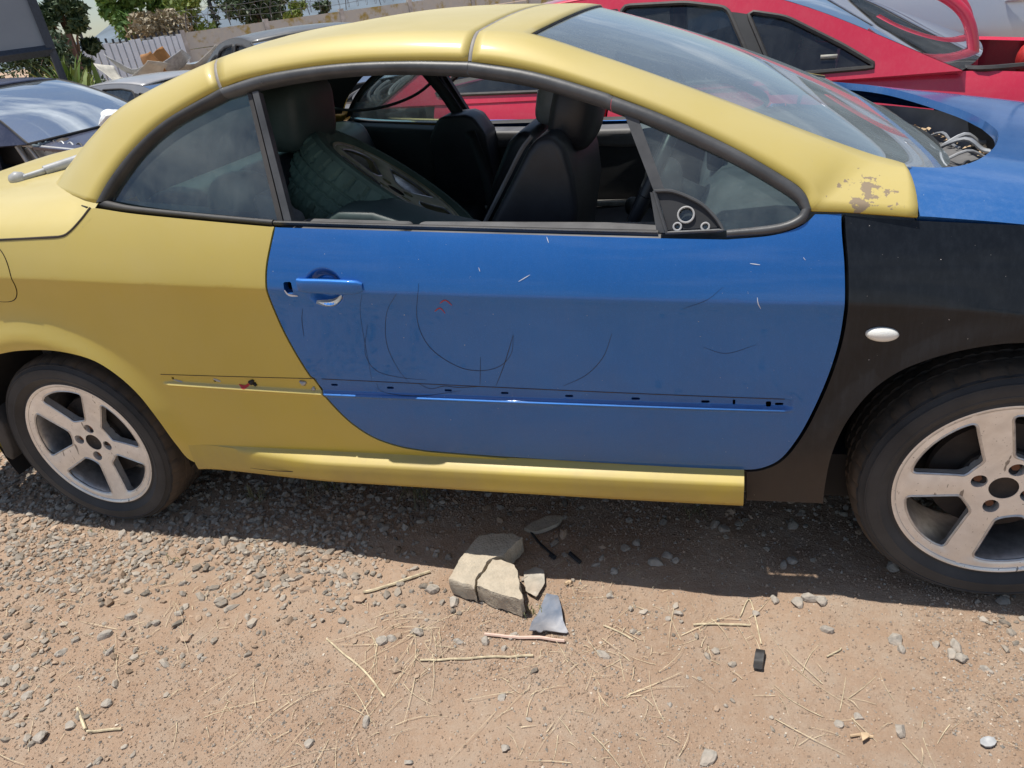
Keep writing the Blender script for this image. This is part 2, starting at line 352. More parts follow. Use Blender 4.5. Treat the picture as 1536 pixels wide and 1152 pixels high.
def rbox(name, c, s, mat, parent=None, bev=.02, rot=None, seg=3, world=True, taper=None):
    """rounded box; taper scales the top"""
    V = []
    for x in (-1, 1):
        for y in (-1, 1):
            for z in (-1, 1):
                k = taper if (taper and z > 0) else 1
                v = np.array([x*s[0]/2*k, y*s[1]/2*k, z*s[2]/2]); V.append(v)
    if rot is not None: V = [np.array(rot @ Vector(v)) for v in V]
    V = [v+np.array(c) for v in V]
    F = [[0, 1, 3, 2], [4, 6, 7, 5], [0, 4, 5, 1], [2, 3, 7, 6], [0, 2, 6, 4], [1, 5, 7, 3]]
    o = mk(name, V, F, mat, parent, True, world)
    if bev:
        m = o.modifiers.new('round', 'BEVEL'); m.width = bev; m.segments = seg; m.limit_method = 'NONE'
    return o
def prism(name, prof, fa, fb, mat, parent=None, bev=.012, world=True, seg=3):
    """closed profile list -> solid between fa(p) and fb(p)"""
    n = len(prof); V = [fa(p) for p in prof]+[fb(p) for p in prof]; F = [list(range(n)), list(range(2*n-1, n-1, -1))]
    for i in range(n): F.append([i, i+n, (i+1) % n+n, (i+1) % n])
    o = mk(name, V, F, mat, parent, True, world)
    import bmesh
    bm = bmesh.new(); bm.from_mesh(o.data); bmesh.ops.recalc_face_normals(bm, faces=bm.faces); bm.to_mesh(o.data); bm.free()
    if bev:
        m = o.modifiers.new('round', 'BEVEL'); m.width = bev; m.segments = seg; m.limit_method = 'ANGLE'; m.angle_limit = rad(25)
    else: o.data.set_sharp_from_angle(angle=rad(30))
    return o
def sstep(a, b, x): t = np.clip((x-a)/(b-a), 0, 1); return t*t*(3-2*t)
# ------------------------------------------------------------------ ground
def grade(lo, hi, step, far):
    a = list(np.arange(lo, hi+1e-6, step)); s = step; x = a[-1]
    while x < far: s *= 1.35; x += s; a.append(x)
    s = step; x = a[0]; b = []
    while x > -far: s *= 1.35; x -= s; b.append(x)
    return np.array(b[::-1]+a)
def vnoise(x, y, f, seed):
    r_ = np.random.default_rng(seed); T = r_.random((64, 64)); x = x*f; y = y*f; xi = np.floor(x).astype(int); yi = np.floor(y).astype(int); fx = x-xi; fy = y-yi; fx = fx*fx*(3-2*fx); fy = fy*fy*(3-2*fy)
    g_ = lambda a, b: T[a % 64, b % 64]
    return (g_(xi, yi)*(1-fx)+g_(xi+1, yi)*fx)*(1-fy)+(g_(xi, yi+1)*(1-fx)+g_(xi+1, yi+1)*fx)*fy
def GZ(x, y):
    near = np.exp(-(np.clip(np.hypot(x-1.3, y+.2)-3, 0, 99)/2)**2)
    z = (vnoise(x, y, 1.3, 1)-.5)*.03+(vnoise(x, y, 5, 2)-.5)*.014+((vnoise(x, y, 18, 3)-.5)*.007+(vnoise(x, y, 55, 4)-.5)*.004)*near
    dd = np.hypot(x-1.98, y+1.47); return z-.006-.24*sstep(8, 10.5, dd)*(1-sstep(14.5, 21, dd))*(1-sstep(-1, 2, x))
gx, gy = grade(-.9, 3.4, .016, 1500), grade(-1.4, 1.2, .016, 1500); X, Y = np.meshgrid(gx, gy, indexing='ij'); Zg = GZ(X, Y)
far = np.hypot(X-1.3, Y); Zg = np.where(far > 60, Zg*0-.02, Zg)
V = np.stack([X.ravel(), Y.ravel(), Zg.ravel()], 1); nx, ny = len(gx), len(gy); ii, jj = np.meshgrid(np.arange(nx-1), np.arange(ny-1), indexing='ij'); q = (ii*ny+jj).ravel(); F = np.stack([q, q+ny, q+ny+1, q+1], 1)
def fast_mesh(name, V, F, mat, smooth=False, mi=None, col=None):
    me = bpy.data.meshes.new(name); V = np.asarray(V, np.float32); F = np.asarray(F, np.int32); k = F.shape[1]
    me.vertices.add(len(V)); me.vertices.foreach_set('co', V.ravel()); me.loops.add(F.size); me.loops.foreach_set('vertex_index', F.ravel()); me.polygons.add(len(F))
    me.polygons.foreach_set('loop_start', np.arange(0, F.size, k, dtype=np.int32)); me.polygons.foreach_set('use_smooth', np.full(len(F), smooth)); me.update(calc_edges=True)
    me.materials.append(MATS[mat])
    if col is not None:
        at = me.color_attributes.new('tint', 'FLOAT_COLOR', 'POINT'); at.data.foreach_set('color', np.asarray(col, np.float32).ravel())
    o = bpy.data.objects.new(name, me); COL.objects.link(o); return o
m, t, p = new_mat('soil')
c1 = mixc(t, ramp(t, noise(t, 2.2, 6, .6), .35, .68), (.46, .325, .23), (.375, .255, .175))
c2 = mixc(t, ramp(t, noise(t, 9, 8, .7), .45, .75), c1, (.47, .375, .29))
c3 = mixc(t, math_(t, 'MULTIPLY', ramp(t, noise(t, 70, 6, .75), .50, .72), .5), c2, (.51, .415, .325))
c4 = mixc(t, math_(t, 'MULTIPLY', ramp(t, noise(t, 260, 4, .7), .56, .70), .55), c3, (.25, .175, .125))
t.links.new(c4, p.inputs['Base Color']); p.inputs['Roughness'].default_value = .95; p.inputs['Specular IOR Level'].default_value = .15
bump(t, p, math_(t, 'ADD', noise(t, 240, 6, .75), math_(t, 'MULTIPLY', noise(t, 40, 4), 1.5)), .8, .008)
GR = fast_mesh('ground', V, F, 'soil', True); tag(GR, kind='structure')
m, t, p = new_mat('gravel'); at = nd(t, 'ShaderNodeAttribute', attribute_name='tint')
cc = mixc(t, math_(t, 'MULTIPLY', ramp(t, noise(t, 120, 4), .4, .7), .35), at.outputs['Color'], (.47, .36, .26)); t.links.new(cc, p.inputs['Base Color']); p.inputs['Roughness'].default_value = .92; p.inputs['Specular IOR Level'].default_value = .2
bump(t, p, noise(t, 300, 3), .3, .002)
# base stone shapes
def stone_shape(seed, sub=1):
    import bmesh
    bm = bmesh.new(); bmesh.ops.create_icosphere(bm, subdivisions=sub, radius=1); r_ = np.random.default_rng(seed); V = np.array([v.co[:] for v in bm.verts]); F = np.array([[v.index for v in f.verts] for f in bm.faces]); bm.free()
    for _ in range(6 if sub > 1 else 4):                        # chop flat facets
        n = r_.normal(size=3); n /= np.linalg.norm(n); d = r_.uniform(.45, .8); k = V@n; V = V-np.clip(k-d, 0, None)[:, None]*n
    V *= 1+r_.normal(0, .05, (len(V), 1)); V *= r_.uniform([.8, .6, .42], [1.25, .95, .75]); return V, F
SH1 = [stone_shape(k, 1) for k in range(24)]; SH2 = [stone_shape(100+k, 2) for k in range(16)]
def scatter(name, pts, size, shapes, cols, sink=.3, flat=1.0, mat='gravel'):
    Vs, Fs, Cs = [], [], []; n = 0; idx = rng.integers(0, len(shapes), len(pts))
    for s in range(len(shapes)):
        sel = np.where(idx == s)[0]
        if not len(sel): continue
        V0, F0 = shapes[s]; a = rng.random(len(sel))*2*math.pi; ca, sa = np.cos(a), np.sin(a); tl = rng.normal(0, .25, len(sel)); ct, st = np.cos(tl), np.sin(tl)
        x0 = V0[None, :, 0]*ct[:, None]-V0[None, :, 2]*st[:, None]; z0 = (V0[None, :, 0]*st[:, None]+V0[None, :, 2]*ct[:, None])*flat; y0 = np.broadcast_to(V0[None, :, 1], x0.shape)
        sz = size[sel][:, None]; x = (x0*ca[:, None]-y0*sa[:, None])*sz+pts[sel, 0][:, None]; y = (x0*sa[:, None]+y0*ca[:, None])*sz+pts[sel, 1][:, None]
        zb = GZ(pts[sel, 0], pts[sel, 1])[:, None]+sz*.55*(1-2*sink)*flat; z = z0*sz+zb
        V = np.stack([x, y, z], 2).reshape(-1, 3); F = (F0[None]+np.arange(len(sel))[:, None, None]*len(V0)+n).reshape(-1, 3); Vs.append(V); Fs.append(F); Cs.append(np.repeat(cols[sel], len(V0), 0)); n += len(V)
    C = np.concatenate(Cs); return fast_mesh(name, np.concatenate(Vs), np.concatenate(Fs), mat, False, col=np.c_[C, np.ones(len(C))])
def dens(x, y):                                                  # where the coarse gravel lies
    left = 1-sstep(.75, 1.65, x+.25*(vnoise(x, y, 2.1, 9)-.5)); band = sstep(-.55, -.22, y+.25*(vnoise(x, y, 3, 11)-.5)-.10*(x-.2))
    d = left*band*(.35+.65*sstep(.30, .55, vnoise(x, y, 4.5, 12)))
    d = np.maximum(d, .11*sstep(.5, .7, vnoise(x, y, 5, 13))); d = np.maximum(d, .55*sstep(.55, .75, vnoise(x, y, 4, 14))*sstep(1.6, 1.9, x)*np.exp(-((y+.10)/.10)**2))
    d = np.maximum(d, .40*(1-sstep(.4, .8, x))*sstep(.45, .65, vnoise(x, y, 6, 15))); d = np.maximum(d, .22*sstep(.05, .3, y)); return d
N = 120000; P = np.stack([rng.uniform(-3.0, 4.6, N), rng.uniform(-2.3, 1.8, N)], 1); P = P[rng.random(N) < dens(P[:, 0], P[:, 1])]
sz = np.clip(rng.lognormal(math.log(.0096), .36, len(P)), .004, .022); tone = rng.uniform(.62, 1.15, (len(P), 1))*np.where(rng.random((len(P), 1)) < .12, .6, 1); C = np.array([.37, .33, .28])*tone+rng.normal(0, .006, (len(P), 1))
warm = rng.random((len(P), 1)) < .22; C = np.clip(np.where(warm, C*np.array([1.12, .92, .78]), C), .03, .8)
g_ = scatter('gravel', P, sz, SH1, C, sink=.36); tag(g_, 'grey crushed gravel strewn over the dirt beside the car', 'gravel', kind='stuff')
N = 190000; P = np.stack([rng.uniform(-.6, 3.0, N), rng.uniform(-1.0, .45, N)], 1); k = .25+.75*sstep(.35, .65, vnoise(P[:, 0], P[:, 1], 3.5, 21)); P = P[rng.random(N) < k*(.45+.55*sstep(.6, 1.4, P[:, 0]))]
sz = np.clip(rng.lognormal(math.log(.0020), .38, len(P)), .001, .0055); tone = rng.uniform(.6, 1.25, (len(P), 1)); C = np.array([.43, .32, .235])*tone; C = np.where(rng.random((len(P), 1)) < .2, np.array([.36, .33, .29])*tone, C); C = np.where(rng.random((len(P), 1)) < .05, np.array([.62, .55, .45])*tone, C)
import bmesh
def tiny(seed):
    r_ = np.random.default_rng(seed); V = np.array([(1, 0, 0), (-1, 0, 0), (0, 1, 0), (0, -1, 0), (0, 0, 1), (0, 0, -1)], float)*r_.uniform(.6, 1.2, (6, 1)); F = np.array([(0, 2, 4), (2, 1, 4), (1, 3, 4), (3, 0, 4), (2, 0, 5), (1, 2, 5), (3, 1, 5), (0, 3, 5)]); return V, F
g_ = scatter('grit', P, sz, [tiny(k) for k in range(10)], np.clip(C, .03, .9), sink=.25); tag(g_, 'fine tan and brown grit scattered across the bare dirt', 'grit', kind='stuff')
# ------------------------------------------------------------------ the two-tone convertible
CAR = empty('convertible_car', (1.3, YC, 0), 'coupe-convertible with yellow body, blue door and bonnet and black front fender', 'car')
_cr = [UY(x, y, -.035) for x, y in ((-120, 419), (60, 422), (560, 440), (1268, 462), (1536, 476))]
CX = np.array([c[0] for c in _cr]+[3.4]); CZ = np.array([c[2] for c in _cr]+[.72])
SXU, SZU = [.437, .965, 2.14], [.607, .603, .565]; SXL, SZL = [.437, .962, 2.141], [.577, .558, .539]
def S0(x, z):
    x = np.asarray(x, float); z = np.asarray(z, float)
    zc = np.interp(x, CX, CZ); d = z-zc
    dp = .5*(d+np.sqrt(d*d+.005**2)); up = .24*dp+.95*dp*dp; a = .5*(-d+np.sqrt(d*d+.005**2))
    dn = .0075*(1-np.exp(-a/.03))-.004*sstep(.06, .30, a)+.13*np.clip(.50-z, 0, 1)**1.35
    y = -.037+up+dn
    y = y+.018*((x-1.2)/1.3)**2*np.clip(np.abs(x-1.2)/1.0, 0, 1)
    for cx, R, A in ((0, .40, .020), (2.605, .41, .014)):
        r = np.hypot(x-cx, z-.312); y = y-A*np.exp(-((r-R)/.055)**2)*sstep(.25, .45, z)*(1-sstep(.80, .86, z))
    return y
HX, HZ = 1.051, .857
def SF(x, z):
    y = S0(x, z); zu = np.interp(x, SXU, SZU); zl = np.interp(x, SXL, SZL)
    f = .0065*sstep(0, .0022, zu-z)*sstep(0, .010, z-zl)*sstep(.437, .475, x)*(1-sstep(2.126, 2.141, x))-.0068*(.75+.25*sstep(.94, .99, x))*np.exp(-((z-zl+.001)/.0048)**2)*sstep(.445, .47, x)*(1-sstep(2.126, 2.141, x))
    rr = np.hypot((x-HX)/.058, (z-HZ)/.052); y = y+f+.024*(1-sstep(.45, 1.0, rr)); return y
def US(px, py, fn=S0):
    y = -.03
    for _ in range(12):
        p = UY(px, py, y); y = float(fn(p[0], p[2]))
    return np.array([p[0], p[2]])
def L2(pts): return [US(*p) if not (isinstance(p, tuple) and len(p) == 3) else np.array(p[1:], float) for p in pts]
W_ = 'w'
side = lambda x, z: (x, SF(x, z), z)
strip_extra = []
for x in np.arange(.43, 2.15, .012):
    zu = np.interp(x, SXU, SZU); zl = np.interp(x, SXL, SZL)
    for z in (zu+.0008, zu-.0012, zu-.003, zl-.011, zl-.007, zl-.004, zl-.0015, zl+.0005, zl+.003, zl+.006, zl+.010, zl+.014): strip_extra.append((x, z))
cre = []
for x in np.arange(-.9, 3.3, .02):
    z = np.interp(x, CX, CZ)
    for dz in (-.03, -.016, -.008, -.003, 0, .004, .009, .014, .022): cre.append((x, z+dz))
han = [(HX+.058*k*math.cos(a), HZ+.052*k*math.sin(a)) for k in (.3, .45, .55, .65, .75, .85, .93, 1.0, 1.05) for a in np.linspace(0, 2*math.pi, 40)[:-1]]
EX = np.array(strip_extra+cre); EXD = np.array(strip_extra+cre+han)
def slot(px, py, w, h, n=10):
    c = US(px, py); w /= 1; return np.array([(c[0]+w*math.copysign(abs(math.cos(a))**.4, math.cos(a)), c[1]+h*math.copysign(abs(math.sin(a))**.4, math.sin(a))) for a in np.linspace(0, 2*math.pi, n+1)[:-1]])
# shared panel edges, read off the photograph and laid on the body side
E_door_rear = [(412, 339), (406, 366), (400, 398), (399, 425), (407, 455), (427, 500), (455, 549), (485, 591), (505, 614), (530, 637), (562, 657), (600, 670), (640, 677)]
E_door_bot = [(640, 677), (700, 682), (800, 689), (1000, 701), (1110, 706)]
E_door_front = [(1110, 706), (1140, 704), (1170, 691), (1196, 661), (1222, 615), (1245, 562), (1261, 510), (1269, 460), (1269, 400), (1265, 350), (1264, 319)]
E_door_top = [(1264, 319), (1222, 319)]
E_door_top2 = [(1222, 319), (1207, 333), (1184, 344), (1150, 352), (1090, 357)]
E_door_top3 = [(1090, 357), (985, 355), (800, 350), (600, 344.5), (412, 339)]
door_o = loop([L2(E_door_rear), L2(E_door_bot), L2(E_door_front), L2(E_door_top), L2(E_door_top2), L2(E_door_top3)])
dh = [slot(*s) for s in ((500, 579, .010, .0032), (584, 583.5, .010, .0032), (671, 587.5, .010, .0032), (756, 591.5, .010, .0032), (853, 596, .010, .0032), (953, 600, .010, .0032), (1058, 604.5, .0095, .0032), (1101, 605, .003, .006), (1153, 607.5, .0058, .0058), (1169, 608, .009, .003), (432, 432, .012, .015))]
DOOR = panel('door', door_o, side, 'blue', CAR, holes=dh, step=.022, gap=.003, flange=.02, extra=EXD)
tag(DOOR, 'blue door with scratched paint and an open window')
E_boot_seam = [(135, 312), (121, 330), (105, 347), (90, 355), (50, 357.5), (0, 360), (-60, 363)]
E_qt_top = [(412, 339), (300, 329), (200, 319), (146, 311), (135, 312)]
E_archr = [(-20, 536), (0, 532), (30, 527), (80, 527), (130, 538), (170, 560), (208, 594), (240, 635), (262, 665), (280, 687), (300, 698)]
ba = L2(E_archr); bs = L2(E_boot_seam)
q_o = loop([L2(E_door_rear), L2([(640, 677), (760, 687)]), [US(760, 687), np.array([1.45, .272]), np.array([.52, .272]), US(300, 698)], ba[::-1],
            [ba[0], np.array([-.16, .66]), np.array([-.30, .55]), np.array([-.375, .40]), np.array([-.39, .26])], [np.array([-.39, .26]), np.array([-.93, .33]), np.array([-.98, .60]), np.array([-.90, .98]), bs[-1]], bs[::-1], L2(E_qt_top)[::-1]])
QP = panel('rear_quarter_panel', q_o, side, 'yellow', CAR, holes=[slot(257, 569, .004, .004), slot(320, 572.5, .004, .004)], step=.022, gap=.0025, flange=.03, extra=EX)
E_fb = [(1117, 708), (1117, 752)]
E_archf = [(1237, 757), (1241, 725), (1248, 690), (1259, 660), (1276, 629), (1308, 590), (1350, 560), (1400, 540), (1450, 527), (1500, 519), (1536, 517)]
af = L2(E_archf)
f_o = loop([L2(E_door_front)[::-1], L2(E_fb), [US(1117, 752), US(1237, 757)], af, [af[-1], np.array([2.72, .685]), np.array([2.88, .60]), np.array([2.98, .45]), np.array([3.0, .30])],
            [np.array([3.0, .30]), np.array([3.30, .32]), np.array([3.40, .55]), np.array([3.20, .80])], [np.array([3.2, .80]), US(1600, 337), US(1536, 334), US(1375, 327), US(1264, 319)]])
FP = panel('front_fender', f_o, side, 'black', CAR, step=.022, gap=.0045, flange=.03, extra=EX)
tag(FP, 'dusty black front fender')
# side repeater lamp
c = US(1323, 501); th = np.linspace(0, 2*math.pi, 33)[:-1]; rows = []
for k, h in ((1, .001), (.97, -.004), (.8, -.009), (.5, -.0125), (.15, -.014)):
    rows.append([(c[0]+.032*k*math.cos(a), float(S0(c[0], c[1]))+h, c[1]+.0165*k*math.sin(a)-.06*.03*k*math.cos(a)) for a in th])
loft('side_repeater', rows, 'lens_white', FP, closed=True, cap=True, flip=True)
# sill with its upward facing ledge
rows = []
for x in np.linspace(.44, 2.0425, 90):
    b = float(sstep(.46, .95, x)); yb = float(S0(x, .36)); zt = .364
    prof = [(yb+.004, zt+.004), (yb, zt), (yb-.012*b, zt-.0035), (yb-.031*b, zt-.013*b-.002), (yb-.0345*b-.001, zt-.0185), (yb-.0355*b-.0015, zt-.024), (yb-.0352*b-.0015, zt-.05), (yb-.034*b-.0012, zt-.074), (yb-.031*b, zt-.081), (yb-.025*b, zt-.084), (yb-.022*b+.002, zt-.094), (yb+.012, zt-.100), (yb+.12, zt-.100)]
    rows.append([(x, y, z) for y, z in prof])
rows.append([(2.0427, p[1]+.02, p[2]) for p in rows[-1]])
SILL = loft('sill', rows, 'yellow_sill', CAR, sharp=60); ORG[SILL.name] = (np.array(rows).reshape(-1, 3), [list(p.vertices) for p in SILL.data.polygons], np.zeros((1, 3)))
# strip of door marks: dark scribbled scratches lying on the paint
def mark(name, pts, wdt, mat, parent, fn=SF, lift=.0007):
    P = resample(np.array([US(*p) for p in crs([np.array(p) for p in pts], 10)]), .006); t = np.gradient(P, axis=0); t /= np.linalg.norm(t, axis=1)[:, None]; nn = np.stack([-t[:, 1], t[:, 0]], 1)
    k = len(P); ww = wdt*(.35+.65*np.sin(np.linspace(.15, math.pi-.15, k))); V = []
    for s in (-1, 1):
        q = P+s*nn*ww[:, None]; V.append(np.stack([q[:, 0], fn(q[:, 0], q[:, 1])-lift, q[:, 1]], 1))
    return loft(name, V, mat, parent)
for pts, wd in ((((628, 425), (626, 480), (645, 521), (685, 549), (720, 556), (750, 549), (767, 530), (770, 504)), .0011), (((770, 502), (757, 545), (744, 579)), .0012),
                (((595, 440), (580, 470), (580, 515), (597, 553), (614, 574)), .0008), (((551, 487), (548, 530), (565, 556), (600, 566), (640, 570)), .0008),
                (((626, 577), (645, 585), (665, 581), (690, 583), (742, 580)), .0012), (((563, 577), (575, 590), (640, 594), (690, 588)), .0009),
                (((918, 500), (905, 535), (880, 562), (845, 579)), .0009), (((721, 535), (720, 578)), .0008), (((1085, 430), (1060, 450), (1025, 463)), .0006),
                (((1055, 521), (1090, 530), (1135, 517)), .0006), (((454, 463), (453, 480), (456, 505)), .0010), (((543, 440), (541, 475), (556, 560), (557, 572)), .0006)):
    mark('scratch_mark', pts, wd*.62, 'black_ink', DOOR)
simple('scratch_light', (.62, .66, .72), .5, bmp=0)
for pts in (((1136, 446), (1137, 455), (1141, 463)), ((1125, 395), (1140, 397)), ((778, 422), (790, 415), (795, 412)), ((820, 355), (823, 364)), ((718, 401), (720, 407)), ((1205, 386), (1208, 390))):
    mark('scratch_mark', pts, .0009, 'scratch_light', DOOR)
for pts in (((652, 467), (660, 462), (668, 470)), ((660, 455), (668, 450), (678, 458))): mark('scratch_mark', pts, .0016, 'red_mark', DOOR)
# handle
a, b = UY(440, 433, -.06), UY(537, 437, -.06); rows = []
for t in np.linspace(0, 1, 15):
    p = a+(b-a)*t; k = 1-max(0, (t-.86)/.14)**2.2*.45; yy = float(S0(p[0], p[2]))-.005+.006*max(0, (t-.7)/.3)**2+(.004 if t == 0 else 0)
    hh = .0185*k*(.9+.1*math.sin(math.pi*t)); dd = .0095*k
    rows.append([(p[0], yy+dd*math.copysign(abs(math.cos(q))**.6, math.cos(q)), p[2]+hh*math.copysign(abs(math.sin(q))**.7, math.sin(q))) for q in np.linspace(0, 2*math.pi, 25)[:-1]])
loft('handle', rows, 'blue', DOOR, closed=True, cap=True, sharp=55)
rbox('handle_stem', (b[0]-.022, float(S0(b[0], b[2]))+.004, b[2]), (.022, .016, .02), 'blue', DOOR, .005)
rbox('handle_latch', (a[0]-.004, float(S0(a[0], a[2]))+.012, a[2]-.003), (.03, .02, .02), 'dark_metal', DOOR, .004)
mark('handle_crescent', ((474, 453.5), (488, 456.5), (500, 455), (512, 446)), .0075, 'light_trim', DOOR, lift=.001)
mark('handle_chip', ((427, 435), (433, 442), (447, 444)), .003, 'scratch_light', DOOR, lift=.0012)
# rub strip leftovers on the quarter panel
for px, py, r, m in ((376, 575, .010, 'dark_metal'), (453, 576, .010, 'bare_metal'), (469, 585, .007, 'bare_metal'), (381, 578, .006, 'underbody')):
    c = US(px, py); V, F = [], []; rows = []
    for k, h in ((1, .002), (.85, -.004), (.45, -.0075), (.1, -.008)):
        rows.append([(c[0]+r*k*math.cos(q)*(1+.3*math.sin(3*q+px)), float(SF(c[0], c[1]))+h*r/.010, c[1]+r*k*math.sin(q)*(1+.25*math.cos(2*q+px))) for q in np.linspace(0, 2*math.pi, 13)[:-1]])
    loft('trim_clip', rows, m, QP, closed=True, cap=True, flip=True)
for par_, xa, xb in ((QP, .45, .955), (DOOR, .972, 2.13)):         # dark strip drawing the shade line atop the old rub strip seat
    xs_ = np.arange(xa, xb, .01); zs_ = np.interp(xs_, SXU, SZU); loft('strip_shade', [np.stack([xs_, SF(xs_, zs_+o_)-.0006, zs_+o_], 1) for o_ in (.0002, .0022)], 'dark_metal', par_)
mark('red_flake', ((357, 578), (366, 581), (374, 576)), .004, 'red_mark', QP, lift=.0015)
mark('rub_scratch', ((385, 692), (420, 696), (470, 698), (520, 700)), .0016, 'dark_metal', QP, fn=lambda x, z: S0(x, z)-.033)
c = [(246, 572), (256, 575), (262, 571)]; mark('primer_patch', ((258, 571), (272, 574)), .0028, 'plastic_grey', QP); mark('primer_patch', ((318, 570), (329, 574)), .004, 'plastic_grey', QP)
# fuel flap
c0 = US(-14, 413); fo = np.array([(c0[0]+.075*math.copysign(abs(math.cos(q))**.75, math.cos(q)), c0[1]+.082*math.copysign(abs(math.sin(q))**.85, math.sin(q))) for q in np.linspace(0, 2*math.pi, 60)[:-1]])
fo2 = inset(fo, -.0025)
panel('fuel_flap_gap', fo2, lambda x, z: (x, S0(x, z)-.0004, z), 'underbody', QP, step=.03, flange=0, extra=EX)
panel('fuel_flap', fo, lambda x, z: (x, S0(x, z)-.0016, z), 'yellow', QP, step=.02, flange=.001, extra=EX)
# --- greenhouse: window edge W and roof edge E at matched stations
GA = .045; GN = np.array([0, 1, -.5]); GC = GA-.5*.97
def UG(px, py, off=0): return UPL(px, py, GN, GC+off)
ST = [((145, 306), (79, 283), .30), ((165, 270), (104, 250), .30), ((200, 225), (140, 205), .30), ((250, 180), (195, 154), .30), ((332, 133), (329, 89), .30), ((400, 112), (405, 72), .30), ((500, 97), (505, 55), .30),
      ((600, 92), (605, 48), .30), ((705, 93), (720, 47), .30), ((800, 108), (795, 52), .30), ((900, 137), (900, 85), .28), ((1000, 175), (1000, 120), .255), ((1100, 222), (1100, 157), .23), ((1180, 268), (1200, 195), .20),
      ((1207, 290), (1260, 217), .185), ((1218, 317), (1310, 234), .172), ((1265, 318), (1340, 242), .162), ((1376, 326), (1356, 247), .152)]
NSUB = 6
Wp = np.array([UG(*s[0]) for s in ST]); Ep = np.array([UY(*s[1], s[2]) for s in ST])
Ws = np.array(crs(Wp, NSUB)); Es = np.array(crs(Ep, NSUB)); Ws[15*NSUB:] = np.interp(np.arange(len(Ws)-15*NSUB), [0, NSUB, 2*NSUB], [0, 1, 2])[:, None]*0+np.array([Wp[15]+(Wp[16]-Wp[15])*min(1, k/NSUB)+(Wp[17]-Wp[16])*max(0, k/NSUB-1) for k in range(2*NSUB+1)])
def _bands(bul=.016, n=7):
    out = []; dirn = Es-Ws; tang = np.gradient(Ws, axis=0); tang[15*NSUB:] = tang[15*NSUB-1]; nn = np.cross(dirn, tang); nn /= np.maximum(np.linalg.norm(nn, axis=1), 1e-9)[:, None]; nn *= np.where(nn[:, 1] > 0, -1, 1)[:, None]
    wdt = np.linalg.norm(dirn, axis=1)[:, None]; bb = np.minimum(bul, wdt*.14); bb[13*NSUB:] *= np.linspace(1, .55, len(bb)-13*NSUB)[:, None]
    for j in range(n): t = j/(n-1); out.append(Ws*(1-t)+Es*t+nn*(4*t*(1-t))**.8*bb)
    return np.array(out)
BANDS = _bands()
def band_rows(i0, i1, bul=0): return BANDS[:, i0:i1+1].copy()
def mir(r): return r*np.array([1, -1, 1])+np.array([0, 2*YC, 0])
def shell(name, rows, mat, parent, flip=False, th=.006):
    o = loft(name, rows, mat, parent, flip=flip); solid(o, th, 0); return o
def crown(i0, i1, zc, xo, n=9, e=2.3):
    out = []
    for j in range(1, n+1):
        t = j/n; r = Es[i0:i1+1].copy(); r[:, 1] = r[:, 1]*(1-t)+YC*t; k = 1-(1-t)**e; r[:, 2] += k*zc; r[:, 0] += k*xo; out.append(r)
    return out
g = 1
# main roof panel (stations 4..8)
def full(i0, i1, zc, xo): 
    a_ = list(band_rows(i0, i1))+crown(i0, i1, zc, xo); return np.array(a_+[mir(r) for r in a_[::-1][1:]])
st48 = np.linspace(0, 1, (8-4)*NSUB+1)
zc48 = (.026*np.ones_like(st48))
r_main = full(4*NSUB, 8*NSUB, zc48, .02*np.ones_like(st48))
def shrink_ends(R, a, b):
    R = R.copy()
    d = R[:, 1]-R[:, 0]; d /= np.linalg.norm(d, axis=1)[:, None]; R[:, 0] += d*a
    d = R[:, -2]-R[:, -1]; d /= np.linalg.norm(d, axis=1)[:, None]; R[:, -1] += d*b; return R
shell('roof_panel', shrink_ends(r_main, .005, .005), 'yellow', CAR, flip=True)
# front header and A pillars, one windscreen frame
r_head = full(8*NSUB, 9*NSUB, .026*np.ones(NSUB+1), np.linspace(.02, .055, NSUB+1))
r_apil = band_rows(9*NSUB, 17*NSUB, bul=.016)
def weld(name, parts, mat, parent, th=.006):
    V, F = [], []
    for R, fl in parts:
        R = np.array(R); a_, b_ = R.shape[:2]; k = sum(len(v) for v in V); V.append(R.reshape(-1, 3))
        for i in range(a_-1):
            for j in range(b_-1): q = [k+i*b_+j, k+i*b_+j+1, k+(i+1)*b_+j+1, k+(i+1)*b_+j]; F.append(q[::-1] if fl else q)
    o = mk(name, np.concatenate(V), F, mat, parent); import bmesh
    bm = bmesh.new(); bm.from_mesh(o.data); bmesh.ops.remove_doubles(bm, verts=bm.verts, dist=.0004); bm.to_mesh(o.data); bm.free(); solid(o, th, 0); return o
weld('windscreen_frame', [(shrink_ends(r_head, .005, 0), True), (r_apil, True), (mir(r_apil), False)], 'yellow_peel', CAR)
# rear roof section with C pillars
r_c = band_rows(0, 4*NSUB, bul=.02); r_ch = full(int(3.4*NSUB), 4*NSUB, .026*np.ones(4*NSUB-int(3.4*NSUB)+1), np.linspace(-.06, .02, 4*NSUB-int(3.4*NSUB)+1))
shell('c_pillar', shrink_ends(r_c, 0, .005), 'yellow', CAR, flip=True); shell('c_pillar', mir(shrink_ends(r_c, 0, .005)), 'yellow', CAR)
shell('rear_header', shrink_ends(r_ch[6:-6], 0, .006), 'yellow', CAR, flip=True)
# rear window between the C pillars
i1 = int(3.4*NSUB); rg = []
for t in np.linspace(0, 1, 13):
    r = Es[0:i1+1]*(1-t)+mir(Es[0:i1+1])*t; k = 4*t*(1-t); r = r.copy(); r[:, 0] -= k*np.linspace(.16, .06, i1+1); r[:, 2] += k*np.linspace(.0, .022, i1+1); rg.append(r-np.array([0, 0, .006]))
loft('rear_window', rg, 'glass_rear', CAR, flip=True)
